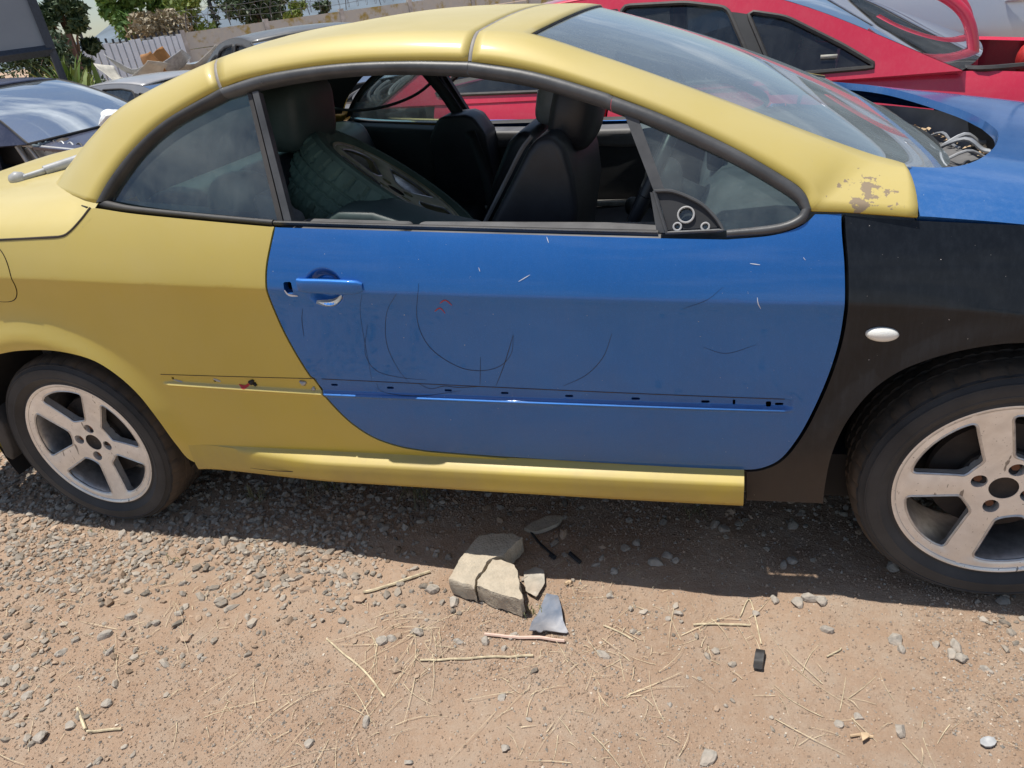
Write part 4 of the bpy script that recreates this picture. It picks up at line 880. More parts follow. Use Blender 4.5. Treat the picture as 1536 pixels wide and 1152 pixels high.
# cowl debris
for k, (x, y, z, L_, a) in enumerate(((2.60, .70, .90, .10, 20), (2.62, .80, .91, .08, -35), (2.58, .62, .89, .12, 60), (2.64, .88, .905, .07, 10), (2.60, .95, .90, .09, -70), (2.55, .55, .895, .09, 35))):
    c_, s_ = math.cos(rad(a)), math.sin(rad(a)); tube('wiper_linkage', crs([(x-L_*c_, y-L_*s_, z-.02), (x, y, z+.015), (x+L_*.6*c_, y+L_*.6*s_, z-.01), (x+L_*c_, y+L_*s_, z-.015)], 4), .004+.002*(k % 2), ('plastic_grey', 'bare_metal', 'trim_black')[k % 3], CAR, 6)
V, F = [], []
for k in range(90):
    y = .35+1.0*random.random(); u = 1-abs((y-YC)/(YC-.16))**2; x = 2.33+.33*u+.02*random.random()+.02; z = .855+.03*random.random(); r = .006+.012*random.random()
    ang = random.random()*6.28; i = len(V); dx, dy = math.cos(ang)*r, math.sin(ang)*r
    V += [(x-dx, y-dy, z), (x+dy*.5, y-dx*.5, z+.004), (x+dx, y+dy, z+.006*random.random()), (x-dy*.5, y+dx*.5, z+.01*random.random())]; F.append([i, i+1, i+2, i+3])
leaf = mk('dry_leaves', V, F, 'twig', CAR, False); leaf['kind'] = 'stuff'
loft('bulkhead', [[(2.70+.0*t, y, .93-.3*t) for t in (0, .3, 1)] for y in np.linspace(.2, 1.49, 5)], 'underbody', CAR)
# ------------------------------------------------------------------ spare wheel lying on the rear seat
SP = empty('spare_wheel', (1.02, .62, .76), 'dusty alloy wheel with tyre lying tilted on the rear seat of the convertible', 'wheel')
wh = make_wheel(SP, 'wheel', (0, 0, 0), rad(20), rad(40), rimmat='rim_dull')
simple('tread_lit_green', (.085, .135, .105), .85, dust=.4, dustcol=(.15, .20, .16), scale=14)  # green light from the rear glass, put into the tyre colour
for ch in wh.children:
    if ch.name.startswith('tyre'): ch.data.materials[1] = MATS['tread_lit_green']; ch.data.materials[0] = MATS['tread_lit_green']
nrm = Vector((.60, .25, .76)).normalized(); SP.rotation_mode = 'QUATERNION'; SP.rotation_quaternion = (-nrm).to_track_quat('Y', 'Z'); SP.location = (1.005, .62, .955)
# ------------------------------------------------------------------ cars parked around it
def AT(px, py, D):
    d = ray(px, py); return CAM+d*(D/math.hypot(d[0], d[1]))
def copy_wheel(src, par, loc, rz=0): c_ = copy_tree(src, par); c_.location = loc; c_.rotation_euler = (0, 0, rz); return c_
def sedan(name, loc, yaw, body, label, omit=(), sc=(1, 1, 1), group='cars parked round the yard', gl='glass_dark', belt=0.0, near=-1):
    L = 4.5; R = empty(name, loc, label, 'car', group, rz=yaw); R.scale = sc; X0 = L/2
    def ys(s, z): return .865-.10*np.abs((s-2.3)/2.3)**4-.075*(np.clip(z-.64-belt, 0, 1)/.28)**2-.03*np.clip(.5-z, 0, 1)*2-.012*np.exp(-((z-.70)/.018)**2)*0
    zb = lambda s: np.interp(s, [.05, .5, 1.25, 2.4, 3.6, 4.15, 4.5], [.66, .78, .905, .925, .965, .96, .93])+belt
    def arch(c, r=.335): return [np.array([c-r*math.cos(a), .31+r*math.sin(a)]) for a in np.linspace(-.15, math.pi+.15, 24)]
    a1, a2 = arch(.88), arch(3.50)
    top = lambda s0, s1: [np.array([s, float(zb(s))]) for s in np.linspace(s0, s1, 8)]
    parts = {'front_fender': loop([a1, [a1[-1], np.array([1.42, .26])], [np.array([1.42, .26]), np.array([1.43, .9+belt])], top(1.43, .06)[0:], [np.array([.06, float(zb(.06))]), np.array([.04, .5]), np.array([.12, .27])], [np.array([.12, .27]), a1[0]]], .03),
             'front_door': loop([[np.array([1.44, .30]), np.array([2.48, .30])], [np.array([2.48, .30]), np.array([2.53, float(zb(2.53))])], top(2.53, 1.44), [np.array([1.44, float(zb(1.44))]), np.array([1.44, .30])]], .03),
             'rear_door': loop([[np.array([2.49, .30]), np.array([3.06, .30])], [np.array([3.06, .30]), np.array([3.20, .58]), np.array([3.42, .68]), np.array([3.48, float(zb(3.48))])], top(3.48, 2.54), [np.array([2.54, float(zb(2.54))]), np.array([2.49, .30])]], .03),
             'rear_quarter': loop([a2, [a2[-1], np.array([4.3, .28])], [np.array([4.3, .28]), np.array([4.46, .5]), np.array([4.48, .9+belt])], top(4.48, 3.49), [np.array([3.49, float(zb(3.49))]), np.array([3.43, .69]), np.array([3.21, .585]), np.array([3.08, .30])], [np.array([3.08, .30]), a2[0]]], .03)}
    for sd in (-1, 1):
        for nm, o_ in parts.items():
            if nm in omit and sd == near: continue
            ob = panel(nm, o_, lambda s, z, sd=sd: (X0-s, sd*ys(s, z), z), body, R, step=.07, gap=.004, flange=.03, out=(0, sd, 0), world=False)
            if 'door' in nm:
                hx = {'front_door': 2.36, 'rear_door': 3.30}[nm]; yy = float(ys(hx, .80))*sd
                rows = [[(X0-hx+.11*t, yy+sd*(.03-.02*abs(t)**3)+.008*math.cos(q), .80+belt+.014*math.sin(q)*(1-.4*abs(t)**3)) for q in np.linspace(0, 2*math.pi, 13)[:-1]] for t in np.linspace(-1, 1, 9)]
                loft('handle', rows, body, ob, closed=True, cap=True, world=False)
        prism('sill', [(.95+.3, .24), (1.3, .30), (3.05, .30), (3.10, .24)], lambda p: (X0-p[0], sd*.74, p[1]), lambda p: (X0-p[0], sd*.835, p[1]), body, R, .01, world=False)
        # greenhouse side frame with window openings
        gy = lambda z: .795-.43*(z-.93-belt)
        go = loop([[np.array([1.02, .885+belt]), np.array([1.45, 1.16+belt]), np.array([1.93, 1.345+belt]), np.array([2.5, 1.405+belt]), np.array([3.05, 1.375+belt]), np.array([3.45, 1.27+belt]), np.array([4.10, .965+belt])], [np.array([4.10, .965+belt]), np.array([3.6, .945+belt]), np.array([2.4, .905+belt]), np.array([1.02, .885+belt])]], .03)
        wn = {'front_window': [(1.44, .945), (1.60, 1.075), (1.95, 1.30), (2.22, 1.34), (2.465, 1.352), (2.44, .945)], 'rear_window': [(2.535, .95), (2.555, 1.352), (2.88, 1.34), (3.085, 1.30), (3.275, .965)], 'quarter_window': [(3.345, .975), (3.18, 1.275), (3.36, 1.235), (3.62, 1.095), (3.78, .995)]}
        wl = {k: rounded([np.array(p)+[0, belt] for p in v]) for k, v in wn.items()}
        gs = panel('window_frame', go, lambda s, z, sd=sd: (X0-s, sd*gy(z), z), body, R, holes=list(wl.values()), step=.08, flange=.04, out=(0, sd, .4), world=False)
        for k, v in wl.items():
            P = [np.array([X0-q[0], sd*(gy(q[1])+.001), q[1]]) for q in np.vstack([v, v[:1]])]; tube('window_seal', P, .012, 'rubber', gs, 6, world=False)
            if 'glass' not in omit: panel(k, v, lambda s, z, sd=sd: (X0-s, sd*(gy(z)-.012), z), gl, R, step=.2, flange=0, out=(0, sd, .4), world=False)
        for a_, b_ in (((2.435, .958), (2.462, 1.338)), ((2.535, .962), (2.555, 1.338))): pass
        bp = resample(np.array([(2.445, .955+belt), (2.47, 1.34+belt), (2.552, 1.34+belt), (2.532, .955+belt), (2.445, .955+belt)]), .05)[:-1]; panel('pillar_cover', bp, lambda s, z, sd=sd: (X0-s, sd*(gy(z)+.004), z), 'trim_black', R, step=.1, flange=.004, out=(0, sd, .4), world=False)
        bp = resample(np.array([(3.275, .975+belt), (3.085, 1.285+belt), (3.19, 1.262+belt), (3.355, .985+belt), (3.275, .975+belt)]), .05)[:-1]; panel('pillar_cover', bp, lambda s, z, sd=sd: (X0-s, sd*(gy(z)+.004), z), 'trim_black', R, step=.1, flange=.004, out=(0, sd, .4), world=False)
    # roof, screens
    gtop = np.array(crs([np.array(p)+[0, belt] for p in ((1.02, .885), (1.45, 1.16), (1.93, 1.345), (2.5, 1.405), (3.05, 1.375), (3.45, 1.27), (4.10, .965))], 6)); gyy = .795-.43*(gtop[:, 1]-.93-belt)
    def cross(i0, i1, bx, bz, n=14, inn=0):
        rows = []
        for t in np.linspace(-1, 1, n+1):
            k = 1-abs(t)**2.4; g_ = gtop[i0:i1+1]; y_ = gyy[i0:i1+1]; rows.append([(X0-s-bx_*k, yy*t, z+bz*k+.002) for (s, z), yy, bx_ in zip(g_, y_, np.linspace(bx[0], bx[1], len(g_)))])
        return rows
    solid(loft('roof', cross(12, 27, (-.08, .05), .03), body, R, world=False), .01, 0)
    ws_ = np.array(cross(0, 12, (-.16, -.08), .012))
    for e_ in (ws_[0], ws_[-1], ws_[:, -1], ws_[:, 0]): tube('windscreen_gasket', [q for q in e_], .011, 'rubber', R, 6, world=False)
    if 'glass' not in omit: loft('windscreen', cross(0, 12, (-.16, -.08), .012), 'glass_blue', R, world=False)
    loft('rear_screen', cross(27, 36, (.03, .09), .012), 'glass_dark', R, world=False)
    zt = lambda s, y: zb(s)-.03*np.clip(np.abs(y)/.78, 0, 1.2)**6+.05*(1-(np.abs(y)/.85)**2)*sstep(.0, .6, s)*(1 if True else 0)
    if 'bonnet' not in omit:
        bo_ = loop([[np.array([.10, -.60]), np.array([.03, 0]), np.array([.10, .60])], [np.array([.10, .60]), np.array([.5, .74]), np.array([1.05, .77])], [np.array([1.05, .77]), np.array([.88, .4]), np.array([.84, 0]), np.array([.88, -.4]), np.array([1.05, -.77])], [np.array([1.05, -.77]), np.array([.5, -.74]), np.array([.10, -.60])]], .04)
        panel('bonnet', bo_, lambda s, y: (X0-s, y, zt(s, y)), body, R, step=.08, gap=.004, flange=.03, out=(0, 0, 1), world=False)
    else:
        rbox('engine_block', (X0-.75, 0, .62), (.55, .7, .3), 'dark_metal', R, .04, world=False); rbox('battery', (X0-.85, .5, .68), (.22, .18, .2), 'trim_black', R, .01, world=False); rbox('air_box', (X0-.5, -.45, .70), (.3, .35, .15), 'trim_grey', R, .03, world=False)
        for k in range(7): a = random.uniform(-.6, .6); tube('engine_hose', crs([(X0-1.0+.1*k*.3, a, .7), (X0-.8, a*.6+.2, .84+.05*random.random()), (X0-.5, a*.4-.1, .80), (X0-.3, a*.3, .62)], 6), .02, ('trim_black', 'wire', 'trim_grey')[k % 3], R, 7, world=False)
    if 'boot' not in omit:
        bo_ = loop([[np.array([4.12, -.72]), np.array([4.20, 0]), np.array([4.12, .72])], [np.array([4.12, .72]), np.array([4.42, .66])], [np.array([4.42, .66]), np.array([4.47, 0]), np.array([4.42, -.66])], [np.array([4.42, -.66]), np.array([4.12, -.72])]], .05)
        panel('boot_lid', bo_, lambda s, y: (X0-s, y, zb(s)+.03*(1-(np.abs(y)/.8)**2)), body, R, step=.1, gap=.004, flange=.03, out=(0, 0, 1), world=False)
    for nm, s_, zr, sg in (('front_bumper', .03, (.24, .66), 1), ('rear_bumper', 4.47, (.26, .93+belt), -1)):
        rows = []
        for z in np.linspace(zr[0], zr[1], 8):
            k = math.sin(math.pi*(z-zr[0])/(zr[1]-zr[0]))**.6; rows.append([(X0-s_+sg*(.10*k*(1-abs(t)**2.5)-.02), t*.76, z) for t in np.linspace(-1, 1, 17)])
        loft(nm, rows, body, R, world=False, flip=sg > 0)
    for sd in (-1, 1):
        ellip_l('headlight', (X0-.16, sd*.60, .62), (.10, .14, .07), 'lens_white', R); ellip_l('tail_light', (X0-4.44, sd*.66, .80), (.05, .10, .09), 'red_mark', R)
    prism('floor_pan', [(.15, .30), (.5, .2), (4.0, .2), (4.4, .32), (4.3, .55), (3.0, .42), (1.3, .42), (.2, .5)], lambda p: (X0-p[0], -.72, p[1]), lambda p: (X0-p[0], .72, p[1]), 'underbody', R, 0, world=False)
    rbox('dashboard', (X0-1.45, 0, .80+belt), (.4, 1.3, .22), 'trim_black', R, .05, world=False)
    for y in (-.36, .36):
        for x in (2.25, 3.15): rbox('seat', (X0-x, y, .80), (.16, .46, .72), 'leather', R, .06, rot=RY(-14), world=False)
    for s_ in (.88, 3.50):
        for sd in (-1, 1): copy_wheel(WH1, R, (X0-s_, sd*.80, .312), 0 if sd < 0 else math.pi)
    return R
def rounded(P, r=.035):
    P = [np.array(p, float) for p in P]; out = []; n = len(P)
    for i in range(n):
        a, b, c = P[i-1], P[i], P[(i+1) % n]; u = (a-b)/np.linalg.norm(a-b); v = (c-b)/np.linalg.norm(c-b); k = min(r, .45*np.linalg.norm(a-b), .45*np.linalg.norm(c-b)); p0, p2 = b+u*k, b+v*k
        out += [p0*(1-t)**2+b*2*t*(1-t)+p2*t*t for t in (0, .25, .5, .75, 1)]
    return resample(np.array(out+[out[0]]), .025)[:-1]
def ellip_l(name, c, r, mat, par, e=.7):
    rows = []
    for i in range(9):
        ph = -math.pi/2+math.pi*i/8; rows.append([(c[0]+r[0]*math.cos(ph)*math.cos(a), c[1]+r[1]*math.cos(ph)*math.sin(a), c[2]+r[2]*math.sin(ph)) for a in np.linspace(0, 2*math.pi, 15)[:-1]])
    return loft(name, rows, mat, par, closed=True, world=False)
# red saloon beyond the convertible: no boot lid, its hinge arms stand up; near front fender gone
ryaw = rad(180-13); fwd = np.array([math.cos(ryaw), math.sin(ryaw), 0]); lft = np.array([-math.sin(ryaw), math.cos(ryaw), 0])
pd = np.array([.17, 3.02, 0]); rc = pd-lft*.84-fwd*(2.25-1.44)*1.085
RED = sedan('red_saloon', tuple(rc), ryaw, 'red', 'red saloon without boot lid parked beyond the two-tone convertible', omit=('boot', 'front_fender', 'bonnet'), near=1, sc=(1.085, 1.0, .985), belt=-.02)
RED.rotation_euler[1] = rad(-1.6)
for y in (.30, -.40):
    tube('boot_hinge', crs([(-1.90, y, .86), (-1.888, y, 1.0), (-1.84, y, 1.13), (-1.75, y, 1.22), (-1.63, y, 1.275), (-1.50, y, 1.285)], 8), .026, 'red', RED, 10, world=False)
tube('boot_seal', crs([(-1.86, -.68, .945), (-1.84, 0, .965), (-1.86, .68, .945), (-2.1, .66, .94), (-2.2, .6, .92)], 8), .014, 'rubber', RED, 6, world=False)
prism('boot_floor', [(1.75, .5), (1.80, .62), (2.2, .62), (2.2, .5)], lambda p: (-p[0], -.7, p[1]), lambda p: (-p[0], .7, p[1]), 'trim_black', RED, .01, world=False)
rbox('window_sticker', (2.25-3.57, .795-.43*(1.03-.93)-.008, 1.03), (.07, .004, .018), 'plastic_cream', RED, 0, world=False)
# navy saloon behind the boot with its near front fender and lamps removed
dc = np.array([-3.6-.95, 4.0, 0]); NAVY = sedan('navy_saloon', (-5.35, 4.72, -.085), rad(-1), 'navy', 'dark navy saloon with its front fender stripped off beside the convertible boot', omit=('front_fender',), near=-1)
prism('inner_wing', [(1.02, .40), (1.02, .84), (1.15, .86), (2.0, .74), (2.12, .62), (2.12, .36)], lambda p: (p[0], -.70, p[1]), lambda p: (p[0], -.64, p[1]), 'bare_metal', NAVY, .01, world=False)
tube('wing_rail', [(.95, -.72, .90), (1.3, -.73, .83), (2.1, -.70, .70)], .022, 'plastic_grey', NAVY, 8, world=False); tube('wing_brace', crs([(.98, -.73, .90), (1.05, -.74, .70), (1.12, -.74, .45)], 5), .025, 'bare_metal', NAVY, 8, world=False)
tube('wing_brace', crs([(1.12, -.73, .86), (1.2, -.74, .68), (1.24, -.74, .45)], 5), .018, 'bare_metal', NAVY, 8, world=False); ellip_l('strut_tower', (1.35, -.55, .78), (.13, .13, .10), 'dark_metal', NAVY); ellip_l('marker_lamp', (1.45, -.73, .66), (.05, .012, .02), 'card_brown', NAVY)
for k in range(8): tube('wiring', crs([(1.05+.1*k, -.70, .82-.012*k), (1.1+.1*k, -.62, .90-.015*k), (1.18+.1*k, -.66, .86-.015*k), (1.25+.1*k, -.70, .80-.015*k)], 5), .009, ('bare_metal', 'plastic_grey', 'trim_black')[k % 3], NAVY, 6, world=False)
g1 = AT(146, 108, 10.8); sedan('grey_saloon', (g1[0]-.1, g1[1]+.5, -.24), rad(172), 'warm_grey', 'warm grey saloon parked behind the navy saloon', sc=(1, 1, .96))
g2 = AT(312, 72, 9.4); sedan('silver_saloon', (g2[0]+.2, g2[1]+.5, -.16), rad(-120), 'silver', 'silver saloon facing the yard behind the convertible roof', sc=(1, 1, .985))
g3 = UZ(575, 150, .80); sedan('stripped_car', (g3[0]-1.5, g3[1]+1.5, 0), rad(-40), 'graphite', 'dark stripped car with its engine showing, seen through the convertible window', omit=('bonnet', 'front_fender'), near=1)
k_ = 1.22; sedan('pale_car', (3.55+k_*(.13-.0), 4.30+k_*.865, 0), rad(180), 'pale_silver', 'pale silver tall car standing behind the red saloon boot', sc=(k_, k_, k_*1.03))
g4 = AT(262, 80, 15); sedan('white_car', (g4[0], g4[1]+.6, -.22), rad(165), 'pale_silver', 'whitish car under the pile of loose bumpers by the fence', sc=(1, 1, .93))
# loose bumpers piled on the car by the fence
def bumper(px, py, D, L_, rz, tilt, mat, label, h=.34, dep=.32):
    c_ = AT(px, py, D); o_ = bpy.data.objects.new
    rows = []
    for z in np.linspace(-h/2, h/2, 10):
        k = math.cos(z/h*2.6)
        rows.append([(t*L_/2, -dep*(1-abs(t)**2.6)*(.8+.3*k)+.02*math.sin(9*t+z*7), z+.03*math.sin(5*t)) for t in np.linspace(-1, 1, 27)])
    ob = loft('loose_bumper', rows, mat, None, world=False); solid(ob, .008, 0); ob.location = tuple(c_); ob.rotation_euler = (tilt, rad(random.uniform(-6, 6)), rz); return tag(ob, label, 'bumper', 'bumpers piled by the fence')
bumper(195, 95, 14.4, 1.6, rad(-20), rad(70), 'plastic_cream', 'cream bumper cover at the bottom of the pile by the fence')
bumper(222, 83, 14.6, 1.3, rad(15), rad(60), 'plastic_grey', 'grey bumper cover lying across the cream one')
bumper(247, 88, 14.2, .7, rad(-70), rad(20), 'card_brown', 'short brown-lined bumper end standing open toward the yard', .36, .30)
bumper(280, 75, 14.8, 1.3, rad(5), rad(75), 'plastic_cream', 'pale bumper cover at the right end of the pile')
# crumpled bag on the navy car
def blob(name, c, r, mat, label, cat, seed=1, sub=3, sq=.5, group=None):
    bm = bmesh.new(); bmesh.ops.create_icosphere(bm, subdivisions=sub, radius=1); r_ = np.random.default_rng(seed); V = np.array([v.co[:] for v in bm.verts]); F = [[v.index for v in f.verts] for f in bm.faces]; bm.free()
    for _ in range(14): n = r_.normal(size=3); n /= np.linalg.norm(n); V = V*(1+.16*np.tanh(4*(V@n-r_.uniform(-.3, .6))))[:, None]
    V[:, 2] *= sq; ob = mk(name, V*r, F, mat, None, False); ob.location = c; return tag(ob, label, cat, group)
b_ = AT(170, 168, 7.9); blob('plastic_bag', tuple(b_), .12, 'bag_white', 'crumpled white plastic bag on the navy saloon by its windscreen', 'bag', 5)
# grey-white strut lying on the boot lid
p0, p1 = UY(32, 268, .36), UY(122, 238, .52); STRUT = empty('gas_strut', tuple(p0), 'pale grey strut with a bulbous end lying on the yellow boot lid', 'strut')
tube('rod', [p0, p0*.6+p1*.4], .010, 'plastic_grey', STRUT, 10); tube('tube', [p0*.62+p1*.38, p1], .016, 'plastic_grey', STRUT, 12)
rows = [[p0+np.array([-.04+.05*t, 0, 0])+r*np.array([0, math.cos(a), math.sin(a)]) for a in np.linspace(0, 2*math.pi, 13)[:-1]] for t, r in ((0, .004), (.1, .018), (.45, .024), (.8, .022), (1, .008))]
loft('end_socket', rows, 'plastic_grey', STRUT, closed=True, cap=True)
# ------------------------------------------------------------------ yard boundary
wA, wB = AT(276, 60, 26), AT(640, 10, 29); wA[2] = wB[2] = 0; wd = wB-wA; wl_ = np.linalg.norm(wd); wd /= wl_; wn_ = np.array([wd[1], -wd[0], 0])
m, t, p = new_mat('wall_panel'); n_ = noise(t, 1.6, 7, .65); c = mixc(t, ramp(t, n_, .50, .58), (.52, .52, .50), (.40, .31, .10)); c = mixc(t, ramp(t, noise(t, 7, 6), .45, .75), c, (.58, .56, .50)); t.links.new(c, p.inputs['Base Color']); p.inputs['Roughness'].default_value = .9
simple('wall_post', (.48, .47, .46), .9, scale=6)
WALL = empty('precast_wall', tuple(wA), 'precast concrete panel wall with flaking ochre paint along the yard', 'wall')
zt_ = AT(360, 36, 26.3)[2]
npan = 9; dl = 2.62
for k in range(-1, npan):
    s0 = wA+wd*dl*k
    for j in range(4):
        z0 = zt_-.02-.48*(j+1)
        if z0 < -.1 and j > 3: continue
        prism('wall_panel', [(0.06, z0+.008), (0.06, z0+.472), (dl-.06, z0+.472), (dl-.06, z0+.008)], lambda p, s0=s0: tuple(s0+wd*p[0]+wn_*.03+np.array([0, 0, p[1]])), lambda p, s0=s0: tuple(s0+wd*p[0]-wn_*.03+np.array([0, 0, p[1]])), 'wall_panel', WALL, 0)
    c_ = s0; V_ = []; prism('wall_post', [(-.075, -.1), (-.075, zt_+.05), (.075, zt_+.05), (.075, -.1)], lambda p, s0=s0: tuple(s0+wd*p[0]+wn_*.075+np.array([0, 0, p[1]])), lambda p, s0=s0: tuple(s0+wd*p[0]-wn_*.075+np.array([0, 0, p[1]])), 'wall_post', WALL, 0)
for k in range(0, npan*2):
    b_ = wA+wd*(dl*.5*k+.2); lean = -wn_*.12 if k % 2 else wn_*.15; tube('wire_bracket', [b_+np.array([0, 0, zt_]), b_+np.array([0, 0, zt_+.35])+lean, b_+np.array([0, 0, zt_+.62])+lean*1.6+wd*.1], .014, 'wire', WALL, 5)
for h in (.2, .38, .56): tube('barbed_wire', [wA+wd*s+np.array([0, 0, zt_+h+.02*math.sin(s*3+h*9)]) for s in np.linspace(0, npan*dl, 90)], .006, 'wire', WALL, 4)
tube('razor_coil', [wA+wd*(s*npan*dl)+np.array([0, 0, zt_+.28])+.22*(math.cos(s*70*6.28)*np.array([0, 0, 1])+math.sin(s*70*6.28)*wn_) for s in np.linspace(0, 1, 900)], .007, 'wire', WALL, 4)
# white slat fence on the left of the wall
fA, fB = AT(118, 90, 23), AT(277, 66, 25.6); fA[2] = fB[2] = 0; fd = fB-fA; fl_ = np.linalg.norm(fd); fd /= fl_; fn_ = np.array([fd[1], -fd[0], 0]); ztf = AT(190, 62, 24)[2]
FEN = empty('slat_fence', tuple(fA), 'white slat fence with dark gaps between the palms and the concrete wall', 'fence')
ns = 17; pw = fl_/ns
for k in range(ns):
    s0 = fA+fd*pw*k; hh = ztf+random.uniform(-.05, .05); prism('slat', [(0, .1), (0, hh), (pw*.78, hh+.01), (pw*.78, .1)], lambda p, s0=s0: tuple(s0+fd*p[0]+fn_*.02+np.array([0, 0, p[1]])), lambda p, s0=s0: tuple(s0+fd*p[0]-fn_*.02+np.array([0, 0, p[1]])), 'fence_white', FEN, 0)
    tube('upright', [s0+fd*pw*.89-fn_*.05+np.array([0, 0, -.1]), s0+fd*pw*.89-fn_*.05+np.array([0, 0, hh+.12])], .03, 'fence_dark', FEN, 5)
for h in (.5, 1.2): tube('rail', [fA-fn_*.06+np.array([0, 0, h]), fB-fn_*.06+np.array([0, 0, h])], .03, 'fence_dark', FEN, 5)
pp = AT(108, 90, 20); tube_o = tube('rusty_post', [(pp[0], pp[1], -.1), (pp[0], pp[1], AT(99, 52, 20)[2])], .16, 'rust_post', None, 8); tag(tube_o, 'brown rusty steel post at the left end of the slat fence', 'post')
# board on posts at top left
bd = 14.5; q0, q1, q2, q3 = AT(-160, 98, bd), AT(76, 71, bd), AT(57, -6, bd), AT(-160, -40, bd); q0[2] = q1[2]-.03
e1 = q1-q0; e1[2] = 0; e1 /= np.linalg.norm(e1); bw = (q1-q0)@e1; bh = q3[2]-q0[2]+.5; bn_ = np.array([e1[1], -e1[0], 0]); BRD = empty('notice_board', (q1[0], q1[1], 0), 'large blank grey board in a dark frame raised on posts', 'board')
up_ = np.array([0, 0, 1.])
prism('face', [(0, 0), (bw, 0), (bw, bh), (0, bh)], lambda p: tuple(q0+e1*p[0]+up_*p[1]+bn_*.02), lambda p: tuple(q0+e1*p[0]+up_*p[1]-bn_*.02), 'board_grey', BRD, 0)
for a, b in (((0, 0), (bw, 0)), ((bw, 0), (bw, bh)), ((0, bh), (bw, bh))): tube('frame_bar', [q0+e1*a[0]+up_*a[1], q0+e1*b[0]+up_*b[1]], .09, 'board_frame', BRD, 4)
for x in (.1, bw): tube('post', [q0+e1*x-up_*q0[2], q0+e1*x+up_*bh], .06, 'board_frame', BRD, 6)
# ------------------------------------------------------------------ hills, trees and plants
simple('hill_scrub_hazed', (.13, .165, .20), .95, var=.25, scale=.02, bmp=0)  # blue of distant haze put into the scrub colour
rows = []; azs = np.linspace(-700, 1900, 90)
for f_, hgt in ((0, -3), (.25, .2), (.6, .75), (1, 1), (1.3, .5), (1.6, -.02)):
    rr = []
    for i, a in enumerate(azs):
        d = ray(a, 70); d = np.array([d[0], d[1], 0])/math.hypot(d[0], d[1]); top = 34+13*math.sin(i*.33+1.6)+6*math.sin(i*.9)+4*math.sin(i*1.9+1); pnt = CAM+d*(800+300*f_); rr.append((pnt[0], pnt[1], max(hgt, -.02)*top-(1 if hgt <= 0 else 0)+1.5*math.sin(i*3.1+f_*9)*(hgt > 0)))
    rows.append(rr)
hl = loft('hills', rows, 'hill_scrub_hazed', None); tag(hl, kind='structure')
def leaf_mat(name, a, b):
    m, t, p = new_mat(name); at_ = nd(t, 'ShaderNodeAttribute', attribute_name='tint'); c = mixc(t, at_.outputs['Fac'], a, b); t.links.new(c, p.inputs['Base Color']); p.inputs['Roughness'].default_value = .6
    p.inputs['Subsurface Weight'].default_value = 0; return m
leaf_mat('leaf_green', (.05, .12, .025), (.15, .27, .05)); leaf_mat('leaf_dark', (.025, .05, .02), (.06, .10, .035)); leaf_mat('leaf_dry', (.20, .15, .075), (.42, .36, .25)); leaf_mat('leaf_lime', (.09, .15, .02), (.24, .30, .06))
def tree(name, px, py_top, py_bot, D, wpx, mat, label, n=2600, ls=.13, seed=1, cat='tree', group='trees beyond the fence', clumps=26, trunk=True, base_f=.25):
    r_ = np.random.default_rng(seed); top = AT(px, py_top, D); sc_ = D/FPX*1.1; base = np.array([top[0], top[1], 0]); H = top[2]; wd_ = wpx*sc_/2; T = empty(name, tuple(base), label, cat, group)
    cz0 = max(.15, base_f*H) ; cen = []
    for k in range(clumps):
        h = r_.uniform(0, 1)**.8; a = r_.uniform(0, 6.28); rr = wd_*math.sqrt(r_.uniform(0, 1))*(1-.55*abs(h-.45)**1.2*1.6); cen.append(np.array([rr*math.cos(a), rr*math.sin(a), cz0+(H-cz0)*(.08+.9*h)]))
    cen = np.array(cen); V = []; C = []; idx = r_.integers(0, clumps, n); cr_ = wd_*.38
    off = r_.normal(size=(n, 3)); off /= np.linalg.norm(off, axis=1)[:, None]; off *= (r_.uniform(.35, 1, (n, 1))**.5)*cr_*r_.uniform(.6, 1.15, (clumps, 1))[idx]; P = cen[idx]+off*np.array([1, 1, .75])
    P[:, 2] = np.clip(P[:, 2], .05, H*1.02)
    a = r_.normal(size=(n, 3)); a /= np.linalg.norm(a, axis=1)[:, None]; b = np.cross(a, r_.normal(size=(n, 3))); b /= np.linalg.norm(b, axis=1)[:, None]; s = ls*r_.uniform(.6, 1.3, (n, 1))
    V = np.stack([P-a*s, P+b*s*.4, P+a*s, P-b*s*.4], 1).reshape(-1, 3); F = np.arange(n*4).reshape(-1, 4); col = np.repeat(r_.uniform(0, 1, n)*.6+r_.uniform(0, .4, clumps)[idx], 4)
    o_ = fast_mesh('crown', V, F, mat, False, col=np.stack([col, col, col, np.ones_like(col)], 1)); o_.parent = T
    if trunk:
        tv, tf = tube_vf(crs([(0, 0, -.1), (.05*wd_, 0, H*.35), (0, .05*wd_, H*.7), (.02, 0, H*.92)], 4), np.linspace(max(.05, H*.03), .02, 13), 7)
        for k in range(7):
            c_ = cen[k]; s0 = np.array([0, 0, max(.2, c_[2]*.55)]); v_, f_ = tube_vf([s0, (s0+c_)/2+np.array([0, 0, .05*H]), c_], [max(.025, H*.012), max(.018, H*.008), .01], 5); tf += [[i+len(tv) for i in q] for q in f_]; tv = list(tv)+list(v_)
        mk('trunk', tv, tf, 'bark', T, True, False)
    return T
tree('dark_thicket', 25, 58, 108, 18.5, 125, 'leaf_dark', 'low dark thicket behind the strappy plants under the board', 4200, .07, 44, cat='shrub', clumps=40, base_f=.1)
tree('broadleaf_tree', 188, -50, 60, 42, 70, 'leaf_green', 'bright green leafy tree behind the white slat fence', 5200, .20, 3, clumps=34)
tree('evergreen_tree', 60, -60, 110, 22, 48, 'leaf_dark', 'dark evergreen tree behind the grey board', 5200, .13, 4, clumps=34)
